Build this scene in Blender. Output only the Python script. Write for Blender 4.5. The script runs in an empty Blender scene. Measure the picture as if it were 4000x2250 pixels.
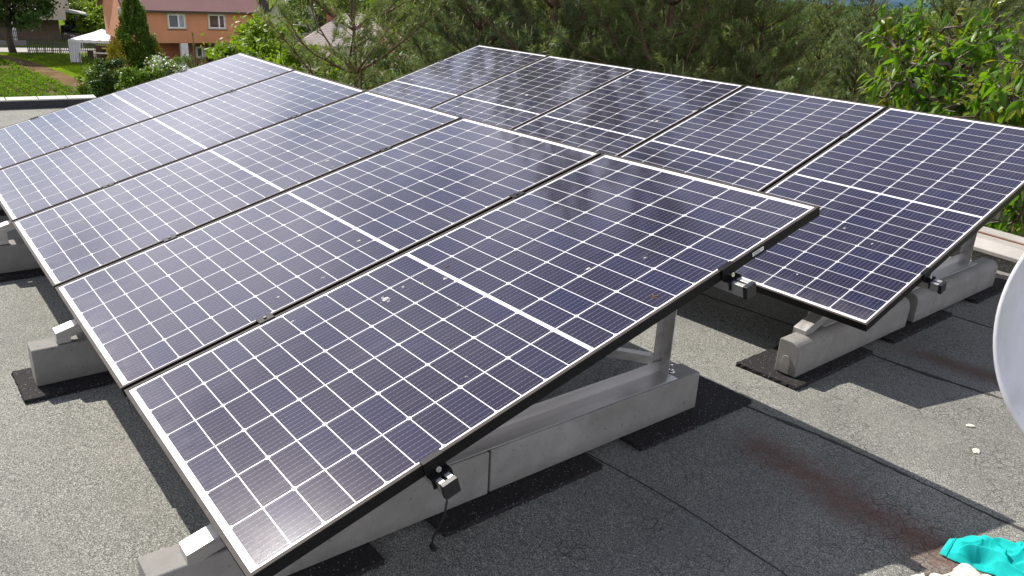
import bpy, bmesh, math, random
import numpy as np
from mathutils import Vector, Matrix, Quaternion
S = bpy.context.scene
COL = S.collection
# ------------------------------------------------------------------ camera
F = 3122.29
CAM = np.array([-1.40327, 0.45560, 1.23081])
RM = np.array([[-0.61567334, -0.78627015, 0.05220709],
               [-0.31191691, 0.18232713, -0.93245089],
               [0.72363953, -0.59036943, -0.35750491]])      # rows: right, down, forward
cd = bpy.data.cameras.new('camera')
cam = bpy.data.objects.new('camera', cd)
COL.objects.link(cam)
mw = Matrix.Identity(4)
for i in range(3):
    mw[i][0] = RM[0][i]
    mw[i][1] = -RM[1][i]
    mw[i][2] = -RM[2][i]
    mw[i][3] = CAM[i]
cam.matrix_world = mw
cd.sensor_width = 36.0
cd.lens = F / 4000 * 36
cd.clip_start = 0.05
cd.clip_end = 20000
S.camera = cam
# ------------------------------------------------------------------ light
SUN = Vector((0.935, 0.155, 1.0)).normalized()
W = bpy.data.worlds.new('World')
S.world = W
W.use_nodes = True
wn = W.node_tree
sky = wn.nodes.new('ShaderNodeTexSky')
sky.sky_type = 'NISHITA'
sky.sun_disc = False
sky.sun_elevation = math.asin(SUN.z)
sky.sun_rotation = math.atan2(SUN.x, SUN.y)
sky.altitude = 300
sky.air_density = 1.0
sky.dust_density = 1.4
sky.ozone_density = 1.0
bg = wn.nodes['Background']
bg.inputs['Strength'].default_value = 0.08
wtc = wn.nodes.new('ShaderNodeTexCoord')
wmp = wn.nodes.new('ShaderNodeMapping'); wmp.inputs['Scale'].default_value = (1.6, 1.6, 4.2)
wnz = wn.nodes.new('ShaderNodeTexNoise'); wnz.inputs['Scale'].default_value = 1.5; wnz.inputs['Detail'].default_value = 6; wnz.inputs['Roughness'].default_value = 0.55
wrp = wn.nodes.new('ShaderNodeValToRGB')
wrp.color_ramp.elements[0].position = 0.36; wrp.color_ramp.elements[1].position = 0.57
wrp.color_ramp.elements[0].color = (0, 0, 0, 1); wrp.color_ramp.elements[1].color = (0.9, 0.9, 0.9, 1)
wmx = wn.nodes.new('ShaderNodeMix'); wmx.data_type = 'RGBA'
wmx.inputs[7].default_value = (16.2, 15.9, 17.3, 1)          # thin sunlit cloud
wsep = wn.nodes.new('ShaderNodeSeparateXYZ')
wel = wn.nodes.new('ShaderNodeMapRange'); wel.interpolation_type = 'SMOOTHSTEP'
wel.inputs[1].default_value = 0.80; wel.inputs[2].default_value = 0.35
wml = wn.nodes.new('ShaderNodeMath'); wml.operation = 'MULTIPLY'
wn.links.new(wtc.outputs['Generated'], wmp.inputs[0]); wn.links.new(wmp.outputs[0], wnz.inputs['Vector'])
wn.links.new(wnz.outputs['Fac'], wrp.inputs[0])
wn.links.new(wtc.outputs['Generated'], wsep.inputs[0]); wn.links.new(wsep.outputs[2], wel.inputs[0])
wn.links.new(wrp.outputs[0], wml.inputs[0]); wn.links.new(wel.outputs[0], wml.inputs[1])
wn.links.new(wml.outputs[0], wmx.inputs[0]); wn.links.new(sky.outputs[0], wmx.inputs[6])
wn.links.new(wmx.outputs[2], bg.inputs['Color'])
ld = bpy.data.lights.new('sun', 'SUN')
ld.energy = 4.6
ld.angle = math.radians(0.5)
ld.color = (1.0, 0.95, 0.87)
lo = bpy.data.objects.new('sun', ld)
COL.objects.link(lo)
lo.rotation_mode = 'QUATERNION'
lo.rotation_quaternion = SUN.to_track_quat('Z', 'Y')
lo.location = (0, 0, 30)
S.view_settings.view_transform = 'Standard'
S.view_settings.look = 'None'
S.view_settings.gamma = 1
S.view_settings.use_curve_mapping = False
S.view_settings.exposure = 0.75
S.render.engine = 'CYCLES'
S.cycles.max_bounces = 6
S.cycles.diffuse_bounces = 2
S.cycles.transparent_max_bounces = 6

# ------------------------------------------------------------------ geometry of the place
GZ = -7.4                       # garden level below the roof


def ray(x, y):
    return RM.T @ np.array([(x - 2000) / F, (y - 1125) / F, 1.0])


def Z(x, y, z=GZ):              # where a sight line meets a level
    d = ray(x, y)
    return CAM + d * (z - CAM[2]) / d[2]


def AT(x, y, dist):             # a point on a sight line at a horizontal distance
    d = ray(x, y)
    return CAM + d * dist / math.hypot(d[0], d[1])


def rz(x):                      # roof level (drains away from us)
    return -0.2949 - 0.03 * x


# ------------------------------------------------------------------ object helpers
def tag(o, label=None, cat=None, group=None, kind=None):
    if label: o['label'] = label
    if cat: o['category'] = cat
    if group: o['group'] = group
    if kind: o['kind'] = kind
    return o


def thing(name, label, cat, loc=(0, 0, 0), rot=0.0, group=None):
    o = bpy.data.objects.new(name, None)
    COL.objects.link(o)
    o.empty_display_size = 0.1
    o.location = loc
    o.rotation_euler = (0, 0, rot)
    return tag(o, label, cat, group)


class MB:
    def __init__(self):
        self.v = []
        self.f = []
        self.m = []
        self.n = 0

    def add(self, vs, fs, mi=0):
        vs = [tuple(map(float, q)) for q in vs]
        for f in fs:
            self.f.append(tuple(i + self.n for i in f))
            self.m.append(mi)
        self.v += vs
        self.n += len(vs)

    def box(self, c, s, M=None, mi=0):
        x, y, z = s[0] / 2, s[1] / 2, s[2] / 2
        vs = [(-x, -y, -z), (x, -y, -z), (x, y, -z), (-x, y, -z), (-x, -y, z), (x, -y, z), (x, y, z), (-x, y, z)]
        if M is not None:
            vs = [M @ Vector(v) for v in vs]
        vs = [(v[0] + c[0], v[1] + c[1], v[2] + c[2]) for v in vs]
        self.add(vs, [(0, 3, 2, 1), (4, 5, 6, 7), (0, 1, 5, 4), (1, 2, 6, 5), (2, 3, 7, 6), (3, 0, 4, 7)], mi)

    def bar(self, a, b, w, h, mi=0, up=(0, 0, 1)):
        a, b = Vector(a), Vector(b)
        d = (b - a)
        L = d.length
        d.normalize()
        s = d.cross(Vector(up))
        if s.length < 1e-4:
            s = d.cross(Vector((1, 0, 0)))
        s.normalize()
        u = s.cross(d)
        M = Matrix((d, s, u)).transposed()
        self.box((a + b) / 2, (L, w, h), M, mi)

    def tube(self, pts, rad, n=6, mi=0, cap=True):
        pts = [Vector(p) for p in pts]
        if not hasattr(rad, '__len__'):
            rad = [rad] * len(pts)
        vs = []
        ref = None
        for i, p in enumerate(pts):
            d = (pts[min(i + 1, len(pts) - 1)] - pts[max(i - 1, 0)]).normalized()
            if ref is None:
                ref = d.cross(Vector((0.31, 0.17, 0.93)))
                if ref.length < .1: ref = d.cross(Vector((1, 0, 0)))
            s = (ref - d * ref.dot(d)).normalized()
            ref = s
            t = d.cross(s)
            for k in range(n):
                a = 2 * math.pi * k / n
                vs.append(p + (s * math.cos(a) + t * math.sin(a)) * rad[i])
        fs = []
        for i in range(len(pts) - 1):
            for k in range(n):
                k2 = (k + 1) % n
                fs.append((i * n + k, i * n + k2, (i + 1) * n + k2, (i + 1) * n + k))
        if cap:
            fs.append(tuple(range(n - 1, -1, -1)))
            fs.append(tuple((len(pts) - 1) * n + k for k in range(n)))
        self.add(vs, fs, mi)

    def prism(self, prof, a, b, mi=0, xdir=(1, 0, 0), ydir=(0, 0, 1)):
        """closed profile (list of 2D points along xdir, ydir) swept from a to b"""
        a, b, X, Y = Vector(a), Vector(b), Vector(xdir), Vector(ydir)
        n = len(prof)
        vs = [a + X * p[0] + Y * p[1] for p in prof] + [b + X * p[0] + Y * p[1] for p in prof]
        fs = [(k, (k + 1) % n, n + (k + 1) % n, n + k) for k in range(n)]
        fs += [tuple(range(n - 1, -1, -1)), tuple(range(n, 2 * n))]
        self.add(vs, fs, mi)

    def raw(self, V, Fc, mi=0):
        """numpy arrays"""
        self.add(V.tolist(), Fc.tolist(), mi)

    def build(self, name, mats, parent=None, bevel=0, smooth=False, seg=2, fix=True):
        me = bpy.data.meshes.new(name)
        me.from_pydata(self.v, [], self.f)
        if not isinstance(mats, (list, tuple)): mats = [mats]
        for m in mats: me.materials.append(m)
        if len(mats) > 1:
            me.polygons.foreach_set('material_index', self.m)
        if fix:
            bm = bmesh.new()
            bm.from_mesh(me)
            bmesh.ops.recalc_face_normals(bm, faces=bm.faces)
            bm.to_mesh(me)
            bm.free()
        if smooth:
            me.polygons.foreach_set('use_smooth', [True] * len(me.polygons))
        me.update()
        o = bpy.data.objects.new(name, me)
        COL.objects.link(o)
        if parent is not None: o.parent = parent
        if bevel:
            b = o.modifiers.new('bevel', 'BEVEL')
            b.width = bevel
            b.segments = seg
            b.limit_method = 'ANGLE'
            b.angle_limit = math.radians(35)
        return o


def leafmesh(name, V, k, mats, parent, mi=None):
    """V: (N,k,3) polygons of k corners, one mesh"""
    N = V.shape[0]
    me = bpy.data.meshes.new(name)
    me.vertices.add(N * k)
    me.vertices.foreach_set('co', V.reshape(-1).astype(np.float32))
    me.loops.add(N * k)
    me.loops.foreach_set('vertex_index', np.arange(N * k, dtype=np.int32))
    me.polygons.add(N)
    me.polygons.foreach_set('loop_start', (np.arange(N) * k).astype(np.int32))
    if not isinstance(mats, (list, tuple)): mats = [mats]
    for m in mats: me.materials.append(m)
    if mi is not None:
        me.polygons.foreach_set('material_index', mi.astype(np.int32))
    me.update(calc_edges=True)
    o = bpy.data.objects.new(name, me)
    COL.objects.link(o)
    if parent is not None: o.parent = parent
    return o


def copy_tree(o, parent=None):
    c = o.copy()
    COL.objects.link(c)
    if parent is not None: c.parent = parent
    for ch in o.children: copy_tree(ch, c)
    return c


# ------------------------------------------------------------------ materials
class NB:
    def __init__(self, name):
        self.mat = bpy.data.materials.new(name)
        self.mat.use_nodes = True
        self.t = self.mat.node_tree
        self.t.nodes.clear()
        self.out = self.t.nodes.new('ShaderNodeOutputMaterial')
        self.p = self.t.nodes.new('ShaderNodeBsdfPrincipled')
        self.t.links.new(self.p.outputs[0], self.out.inputs[0])
        self.tc = self.t.nodes.new('ShaderNodeTexCoord')

    def node(self, ty, **kw):
        n = self.t.nodes.new(ty)
        for k, v in kw.items(): setattr(n, k, v)
        return n

    def link(self, a, b): self.t.links.new(a, b)

    def val(self, x, sock):
        if isinstance(x, (int, float)): sock.default_value = x
        elif isinstance(x, tuple): sock.default_value = x if len(x) == 4 or len(sock.default_value) == 3 else (*x, 1)
        else: self.link(x, sock)

    def math(self, op, a, b=0.0, c=0.0):
        n = self.node('ShaderNodeMath', operation=op)
        self.val(a, n.inputs[0]); self.val(b, n.inputs[1]); self.val(c, n.inputs[2])
        return n.outputs[0]

    def noise(self, scale, detail=4, rough=0.55, vec=None, dim='3D'):
        n = self.node('ShaderNodeTexNoise')
        n.inputs['Scale'].default_value = scale
        n.inputs['Detail'].default_value = detail
        n.inputs['Roughness'].default_value = rough
        self.link(vec if vec is not None else self.tc.outputs['Object'], n.inputs['Vector'])
        return n.outputs['Fac']

    def vor(self, scale, feature='F1', vec=None, out='Color', rnd=1.0):
        n = self.node('ShaderNodeTexVoronoi', feature=feature)
        n.inputs['Scale'].default_value = scale
        n.inputs['Randomness'].default_value = rnd
        self.link(vec if vec is not None else self.tc.outputs['Object'], n.inputs['Vector'])
        return n.outputs[out]

    def ramp(self, fac, stops, interp='LINEAR'):
        n = self.node('ShaderNodeValToRGB')
        n.color_ramp.interpolation = interp
        el = n.color_ramp.elements
        while len(el) < len(stops): el.new(0.5)
        for e, (p, c) in zip(el, stops):
            e.position = p
            e.color = (*c, 1) if isinstance(c, tuple) else (c, c, c, 1)
        self.val(fac, n.inputs[0])
        return n.outputs[0]

    def mix(self, fac, a, b, mode='MIX'):
        n = self.node('ShaderNodeMix', data_type='RGBA', blend_type=mode)
        self.val(fac, n.inputs[0]); self.val(a, n.inputs[6]); self.val(b, n.inputs[7])
        return n.outputs[2]

    def mapping(self, scale=(1, 1, 1), rot=(0, 0, 0), loc=(0, 0, 0), src='Object'):
        n = self.node('ShaderNodeMapping')
        n.inputs['Scale'].default_value = scale
        n.inputs['Rotation'].default_value = rot
        n.inputs['Location'].default_value = loc
        self.link(self.tc.outputs[src], n.inputs[0])
        return n.outputs[0]

    def xyz(self, src='Object'):
        n = self.node('ShaderNodeSeparateXYZ')
        self.link(self.tc.outputs[src], n.inputs[0])
        return n.outputs

    def bump(self, h, strength=0.3, dist=0.01):
        n = self.node('ShaderNodeBump')
        n.inputs['Strength'].default_value = strength
        n.inputs['Distance'].default_value = dist
        self.link(h, n.inputs['Height'])
        self.link(n.outputs[0], self.p.inputs['Normal'])

    def set(self, color=None, rough=None, metal=None, spec=None, ior=None):
        if color is not None: self.val(color, self.p.inputs['Base Color'])
        if rough is not None: self.val(rough, self.p.inputs['Roughness'])
        if metal is not None: self.val(metal, self.p.inputs['Metallic'])
        if spec is not None: self.val(spec, self.p.inputs['Specular IOR Level'])
        if ior is not None: self.val(ior, self.p.inputs['IOR'])
        return self


def plain(name, col, rough=0.6, metal=0.0, var=0.12, scale=8.0, bump=0.0, bscale=60.0, spec=0.5):
    b = NB(name)
    n = b.noise(scale, 5)
    lo_ = tuple(c * (1 - var) for c in col)
    hi_ = tuple(min(1, c * (1 + var)) for c in col)
    b.set(b.ramp(n, [(0.3, lo_), (0.7, hi_)]), rough, metal, spec)
    if bump: b.bump(b.noise(bscale, 4), bump, 0.01)
    return b.mat


def leafmat(name, a, bcol, trans=0.35, rough=0.5, gloss=0.3, scale=1.2):
    """leaf colours vary from leaf to leaf and from bough to bough"""
    b = NB(name)
    geo = b.node('ShaderNodeNewGeometry')
    c = b.ramp(geo.outputs['Random Per Island'], [(0.0, a), (1.0, bcol)])
    n = b.noise(scale, 2)
    c = b.mix(b.ramp(n, [(0.3, 0.0), (0.7, 0.45)]), c, tuple(x * 0.55 for x in a))
    b.set(c, rough, 0, gloss)
    tr = b.node('ShaderNodeBsdfTranslucent')
    tc = b.mix(1.0, c, (1.0, 1.05, 0.45), 'MULTIPLY')
    b.link(tc, tr.inputs[0])
    mx = b.node('ShaderNodeMixShader')
    mx.inputs[0].default_value = trans
    b.link(b.p.outputs[0], mx.inputs[1])
    b.link(tr.outputs[0], mx.inputs[2])
    b.link(mx.outputs[0], b.out.inputs[0])
    return b.mat


# --- bitumen felt
def felt_material():
    b = NB('bitumen_felt')
    g = b.vor(400, out='Color')
    gs = b.node('ShaderNodeSeparateColor'); b.link(g, gs.inputs[0])
    n1 = b.noise(170, 3, 0.75)
    n2 = b.noise(2.2, 6, 0.6)
    n3 = b.noise(14, 4, 0.6)
    grain = b.ramp(b.math('ADD', b.math('MULTIPLY', gs.outputs[0], 0.6), b.math('MULTIPLY', n1, 0.55)),
                   [(0.25, (0.036, 0.035, 0.030)), (0.48, (0.118, 0.116, 0.101)), (0.70, (0.215, 0.212, 0.188)), (0.95, (0.50, 0.495, 0.45))])
    c = b.mix(b.ramp(n2, [(0.35, 0.0), (0.65, 0.22)]), grain, (0.115, 0.115, 0.100))
    c = b.mix(b.ramp(n3, [(0.5, 0.0), (0.75, 0.15)]), c, (0.17, 0.160, 0.135))
    n4 = b.noise(0.9, 5, 0.65)
    c = b.mix(b.ramp(n4, [(0.36, 0.35), (0.5, 0.0)]), c, (0.088, 0.090, 0.082))
    c = b.mix(b.ramp(n4, [(0.56, 0.0), (0.72, 0.22)]), c, (0.225, 0.212, 0.18))
    rim = b.ramp(b.noise(1.6, 3, 0.5), [(0.47, 0.0), (0.50, 0.16), (0.53, 0.0)])
    c = b.mix(rim, c, (0.25, 0.235, 0.20))
    x, y, z = b.xyz()
    # rust-brown run-off stain along the near row's laps
    wob = b.math('MULTIPLY', b.math('SUBTRACT', b.noise(5, 4), 0.5), 0.10)

    def streak(y0, slope, x0, x1, width):
        yy = b.math('ADD', b.math('SUBTRACT', y, b.math('MULTIPLY', b.math('SUBTRACT', x, x0), slope)), wob)
        d = b.math('DIVIDE', b.math('ABSOLUTE', b.math('SUBTRACT', yy, y0)), width)
        a = b.math('SUBTRACT', 1.0, d)
        n = b.node('ShaderNodeMapRange', interpolation_type='SMOOTHSTEP')
        b.link(a, n.inputs[0])
        e1 = b.node('ShaderNodeMapRange', interpolation_type='SMOOTHSTEP')
        b.link(x, e1.inputs[0]); e1.inputs[1].default_value = x0; e1.inputs[2].default_value = x0 - 0.25
        e2 = b.node('ShaderNodeMapRange', interpolation_type='SMOOTHSTEP')
        b.link(x, e2.inputs[0]); e2.inputs[1].default_value = x1 - 0.2; e2.inputs[2].default_value = x1
        return b.math('MULTIPLY', n.outputs[0], b.math('MULTIPLY', e1.outputs[0], e2.outputs[0]))
    st = b.math('MULTIPLY', streak(-1.885, -0.13, 0.16, -1.0, 0.170), 0.85)
    tide = b.ramp(b.noise(4.5, 6, 0.65), [(0.30, 0.45), (0.46, 1.0), (0.52, 0.72), (0.60, 1.0)])
    c = b.mix(b.math('MULTIPLY', st, tide), c, (0.112, 0.056, 0.040))
    st2 = b.math('MULTIPLY', streak(-3.18, 0.1, 0.2, -0.9, 0.13), 0.75)
    c = b.mix(st2, c, (0.10, 0.05, 0.035))
    # crazing, only where the old felt is walked on
    y0_ = y
    cr = b.vor(26, 'DISTANCE_TO_EDGE', vec=None, out='Distance')
    crm = b.math('MULTIPLY', b.ramp(cr, [(0.0, 1.0), (0.05, 0.0)]), b.math('MULTIPLY', b.ramp(b.noise(3.1, 3), [(0.46, 0.0), (0.62, 0.8)]), b.ramp(b.math('MULTIPLY', y0_, -1.0), [(0.15, 0.0), (0.55, 1.0)])))
    c = b.mix(crm, c, (0.025, 0.025, 0.025))
    b.set(c, 0.9, 0, 0.25)
    b.bump(b.math('ADD', gs.outputs[0], b.math('MULTIPLY', n1, 0.7)), 0.42, 0.0025)
    return b.mat


def cell_material():
    b = NB('silicon_cells')
    x, y, z = b.xyz()
    geo = b.node('ShaderNodeNewGeometry')
    base = b.ramp(geo.outputs['Random Per Island'], [(0.0, (0.0095, 0.0075, 0.024)), (0.5, (0.013, 0.0095, 0.026)), (1.0, (0.009, 0.009, 0.034))])
    # nine silver busbars across every cell, with solder pads along them
    m = b.math('FRACT', b.math('DIVIDE', b.math('SUBTRACT', y, 0.0190), 0.018555))
    d = b.math('ABSOLUTE', b.math('SUBTRACT', m, 0.5))
    pad = b.math('ABSOLUTE', b.math('SUBTRACT', b.math('FRACT', b.math('DIVIDE', x, 0.0141)), 0.5))
    wid = b.math('ADD', 0.020, b.math('MULTIPLY', b.math('LESS_THAN', pad, 0.10), 0.028))
    bus = b.math('LESS_THAN', d, wid)
    c = b.mix(b.math('MULTIPLY', bus, 0.55), base, (0.30, 0.30, 0.34))
    oi = b.node('ShaderNodeObjectInfo')
    vec = b.node('ShaderNodeVectorMath', operation='ADD')
    b.link(b.tc.outputs['Object'], vec.inputs[0])
    cmb = b.node('ShaderNodeCombineXYZ')
    b.link(b.math('MULTIPLY', oi.outputs['Random'], 50.0), cmb.inputs[0])
    b.link(cmb.outputs[0], vec.inputs[1])
    v = vec.outputs[0]
    dust = b.ramp(b.noise(2.3, 6, 0.6, v), [(0.3, 0.008), (0.75, 0.020)])
    c = b.mix(dust, c, (0.50, 0.47, 0.46))
    # dirt that rain leaves along the lower edge
    low = b.math('MULTIPLY', b.ramp(x, [(0.02, 1.0), (0.16, 0.0)]), b.ramp(b.noise(16, 5, 0.6, v), [(0.35, 0.02), (0.7, 0.16)]))
    c = b.mix(low, c, (0.36, 0.33, 0.30))
    run = b.node('ShaderNodeMapping'); run.inputs['Scale'].default_value = (0.6, 9.0, 1.0)
    b.link(v, run.inputs[0])
    c = b.mix(b.ramp(b.noise(3.0, 4, 0.55, run.outputs[0]), [(0.55, 0.0), (0.75, 0.035)]), c, (0.5, 0.48, 0.46))
    sp = b.math('MULTIPLY', b.ramp(b.noise(210, 2, 0.5, v), [(0.74, 0.0), (0.82, 1.0)]), 0.05)
    c = b.mix(sp, c, (0.55, 0.53, 0.50))
    b.set(c, b.ramp(b.noise(3.0, 4, 0.5, v), [(0.3, 0.055), (0.7, 0.085)]), 0, 0.45, 1.45)
    b.p.inputs['Sheen Weight'].default_value = 0.0
    b.p.inputs['Sheen Roughness'].default_value = 0.45
    b.p.inputs['Sheen Tint'].default_value = (0.85, 0.84, 1.0, 1)
    b.p.inputs['Specular Tint'].default_value = (0.78, 0.74, 1.0, 1)      # violet anti-reflection film
    b.p.inputs['Coat Weight'].default_value = 0.27
    b.p.inputs['Coat Roughness'].default_value = 0.175
    cb = b.node('ShaderNodeBump')
    cb.inputs['Strength'].default_value = 0.10; cb.inputs['Distance'].default_value = 0.0012
    b.link(b.noise(640, 1, 0.5, v), cb.inputs['Height'])
    b.link(cb.outputs[0], b.p.inputs['Coat Normal'])
    b.p.inputs['Coat IOR'].default_value = 1.32
    b.bump(b.noise(420, 2, 0.5, v), 0.006, 0.001)
    return b.mat


def speckled_rubber():
    b = NB('speckled_rubber')
    vc = b.vor(190, out='Color')
    sc = b.node('ShaderNodeSeparateColor'); b.link(vc, sc.inputs[0])
    base = b.ramp(b.noise(120, 4, 0.7), [(0.3, (0.008, 0.0075, 0.0075)), (0.7, (0.034, 0.031, 0.030))])
    hs = b.node('ShaderNodeCombineColor', mode='HSV')
    b.link(sc.outputs[1], hs.inputs[0]); hs.inputs[1].default_value = 0.35; hs.inputs[2].default_value = 0.22
    pick = b.math('GREATER_THAN', sc.outputs[0], 0.95)
    dist = b.vor(190, out='Distance')
    pick = b.math('MULTIPLY', pick, b.math('LESS_THAN', dist, 0.42))
    c = b.mix(pick, base, hs.outputs[0])
    b.set(c, 0.9, 0, 0.2)
    b.bump(b.noise(150, 4, 0.7), 0.8, 0.004)
    return b.mat


def concrete_material():
    b = NB('cast_concrete')
    oi = b.node('ShaderNodeObjectInfo')
    vec = b.node('ShaderNodeVectorMath', operation='ADD')
    cmb = b.node('ShaderNodeCombineXYZ')
    b.link(b.math('MULTIPLY', oi.outputs['Random'], 31.0), cmb.inputs[0])
    b.link(b.tc.outputs['Object'], vec.inputs[0]); b.link(cmb.outputs[0], vec.inputs[1])
    v = vec.outputs[0]
    c = b.ramp(b.noise(7, 7, 0.62, v), [(0.25, (0.165, 0.158, 0.145)), (0.75, (0.265, 0.255, 0.238))])
    c = b.mix(b.math('MULTIPLY', oi.outputs['Random'], 0.35), c, (0.21, 0.195, 0.165))
    pits = b.ramp(b.noise(62, 3, 0.7, v), [(0.30, 1.0), (0.37, 0.0)])
    holes = b.ramp(b.vor(34, out='Distance', vec=v), [(0.0, 1.0), (0.10, 1.0), (0.14, 0.0)])
    holes = b.math('MULTIPLY', holes, b.ramp(b.noise(6, 2, 0.5, v), [(0.55, 0.0), (0.62, 1.0)]))
    c = b.mix(b.math('MULTIPLY', pits, 0.55), c, (0.075, 0.07, 0.065))
    c = b.mix(b.math('MULTIPLY', holes, 0.8), c, (0.05, 0.048, 0.045))
    x, y, z = b.xyz()
    damp = b.ramp(b.math('ADD', z, b.math('MULTIPLY', b.noise(11, 4, 0.6, v), 0.07)), [(0.035, 0.55), (0.085, 0.0)])
    c = b.mix(damp, c, (0.115, 0.108, 0.095))
    pale = b.ramp(b.noise(4.2, 5, 0.6, v), [(0.56, 0.0), (0.72, 0.4)])
    c = b.mix(pale, c, (0.36, 0.35, 0.33))
    b.set(c, 0.9, 0, 0.25)
    h = b.math('SUBTRACT', b.noise(110, 5, 0.7, v), b.math('MULTIPLY', b.math('ADD', holes, pits), 1.2))
    b.bump(h, 0.4, 0.003)
    return b.mat


def alu_material():
    b = NB('mill_aluminium')
    n = b.noise(40, 3, 0.5, b.mapping((1, 0.05, 1)))
    b.set(b.ramp(n, [(0.3, (0.40, 0.385, 0.37)), (0.7, (0.53, 0.515, 0.50))]), b.ramp(n, [(0.3, 0.42), (0.7, 0.55)]), 0.85)
    return b.mat


M_FELT = felt_material()
M_CELL = cell_material()
M_RUB = speckled_rubber()
M_CONC = concrete_material()
M_ALU = alu_material()
M_BLACK = plain('black_anodised', (0.009, 0.0085, 0.0085), 0.5, 0.0, 0.2, 20, spec=0.12)
M_FRAMETOP = plain('lit_frame_lip', (0.060, 0.052, 0.047), 0.6, 0.0, 0.25, 14, spec=0.08)
M_DARKALU = plain('dark_anodised', (0.016, 0.016, 0.018), 0.42, 0.2, 0.2, 30)
M_STEEL = plain('bolt_steel', (0.62, 0.61, 0.60), 0.25, 1.0, 0.1, 60)
M_SHEET = plain('white_backsheet', (0.80, 0.80, 0.80), 0.22, 0, 0.03, 4)
M_DROP = plain('dried_dropping', (0.52, 0.50, 0.46), 0.9, 0, 0.3, 90, 0.6, 200)
M_DEBRIS = plain('dry_leaf_litter', (0.20, 0.10, 0.05), 0.9, 0, 0.5, 80)
M_WHITEPAINT = plain('white_paint', (0.60, 0.60, 0.63), 0.35, 0, 0.04, 5)
M_CABLE = plain('cable_sheath', (0.012, 0.012, 0.012), 0.5)
M_BARK = plain('pine_bark', (0.115, 0.062, 0.036), 0.9, 0, 0.5, 12, 0.5, 40)
M_BARKD = plain('dark_bark', (0.055, 0.043, 0.034), 0.95, 0, 0.4, 10, 0.5, 30)
M_SOIL = plain("tilled_soil", (0.135, 0.092, 0.052), 0.95, 0, 0.4, 0.8, 0.8, 6, spec=0.0)
M_ROADM = plain('pale_road', (0.38, 0.36, 0.34), 0.9, 0, 0.1, 0.5, spec=0.0)

def dish_paint():
    b = NB('weathered_dish_paint')
    st = b.noise(5, 5, 0.6, b.mapping((3.5, 3.5, 0.35)))
    c = b.ramp(st, [(0.30, (0.41, 0.41, 0.41)), (0.55, (0.51, 0.51, 0.535)), (0.8, (0.54, 0.54, 0.56))])
    sp = b.ramp(b.noise(60, 3, 0.6), [(0.68, 0.0), (0.74, 0.45)])
    c = b.mix(sp, c, (0.30, 0.285, 0.26))
    b.set(c, 0.38)
    return b.mat


M_DISH = dish_paint()
# ------------------------------------------------------------------ roof we stand on
def build_roof():
    outl = [(-7, -5.26), (6.6, -5.26), (6.6, -2.05), (10.70, -2.05), (10.55, 9), (-7, 9)]
    b = MB()
    n = len(outl)
    b.add([(x, y, rz(x)) for x, y in outl], [tuple(range(n))])
    b.add([(x, y, rz(x)) for x, y in outl] + [(x, y, rz(x) - 0.35) for x, y in outl],
          [(k, n + k, n + (k + 1) % n, (k + 1) % n) for k in range(n)])
    r = b.build('roof', M_FELT)
    tag(r, kind='structure')
    # lapped felt joints: irregular beads of squeezed-out bitumen
    m = plain('bitumen_bead', (0.022, 0.021, 0.020), 0.75, 0, 0.3, 40)
    rnd = random.Random(5)
    for y0, amp, w in ((-1.305, 0.022, 0.0014), (-2.085, 0.022, 0.0065), (-3.02, 0.018, 0.0065), (-3.85, 0.014, 0.006), (1.1, .01, .003)):
        s = MB()
        L, R = [], []
        xs = np.arange(-3.0, 6.2, 0.022)
        ph = rnd.random() * 9
        wf = w
        for i, x in enumerate(xs):
            yy = y0 + amp * math.sin(x * 1.7 + ph) + amp * 0.5 * math.sin(x * 5.3 + ph * 2) + rnd.gauss(0, w * 0.25) + 0.02 * x * (1 if y0 < -1.5 else 0.5)
            wf = max(0.0012, wf * 0.75 + w * 0.25 * rnd.choice((0.05, 0.2, 0.6, 1.0, 1.6, 3.6)))
            L.append((x, yy - wf, rz(x) + 0.0006)); R.append((x, yy + wf, rz(x) + 0.0006))
        k = len(xs)
        mid = [(x, (L[i][1] + R[i][1]) / 2, rz(x) + 0.003) for i, x in enumerate(xs)]
        s.add(L + mid + R, [(i, i + 1, k + i + 1, k + i) for i in range(k - 1)] + [(k + i, k + i + 1, 2 * k + i + 1, 2 * k + i) for i in range(k - 1)])
        s.build('felt_joint', m, r)
    # cross joints at roll ends
    s = MB()
    wl = MB()
    outw = [(-6.9, -5.2), (6.5, -5.2), (6.5, -2.1), (10.6, -2.1), (10.45, 8.9), (-6.9, 8.9)]
    n = len(outw)
    wl.add([(x, y, rz(x) - 0.33) for x, y in outw] + [(x, y, GZ) for x, y in outw], [(k, n + k, n + (k + 1) % n, (k + 1) % n) for k in range(n)])
    wl.build('building_wall', plain('pale_render', (0.42, 0.38, 0.32), 0.9), r)


build_roof()

# ------------------------------------------------------------------ solar panels
PW, PL, GAP = 1.0421, 2.094, 0.020
T1, T2 = 0.2785, 0.3052
M_STICK = plain('paper_label', (0.72, 0.70, 0.66), 0.6)
M_PRINT = plain('label_print', (0.03, 0.03, 0.03), 0.7)


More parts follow.
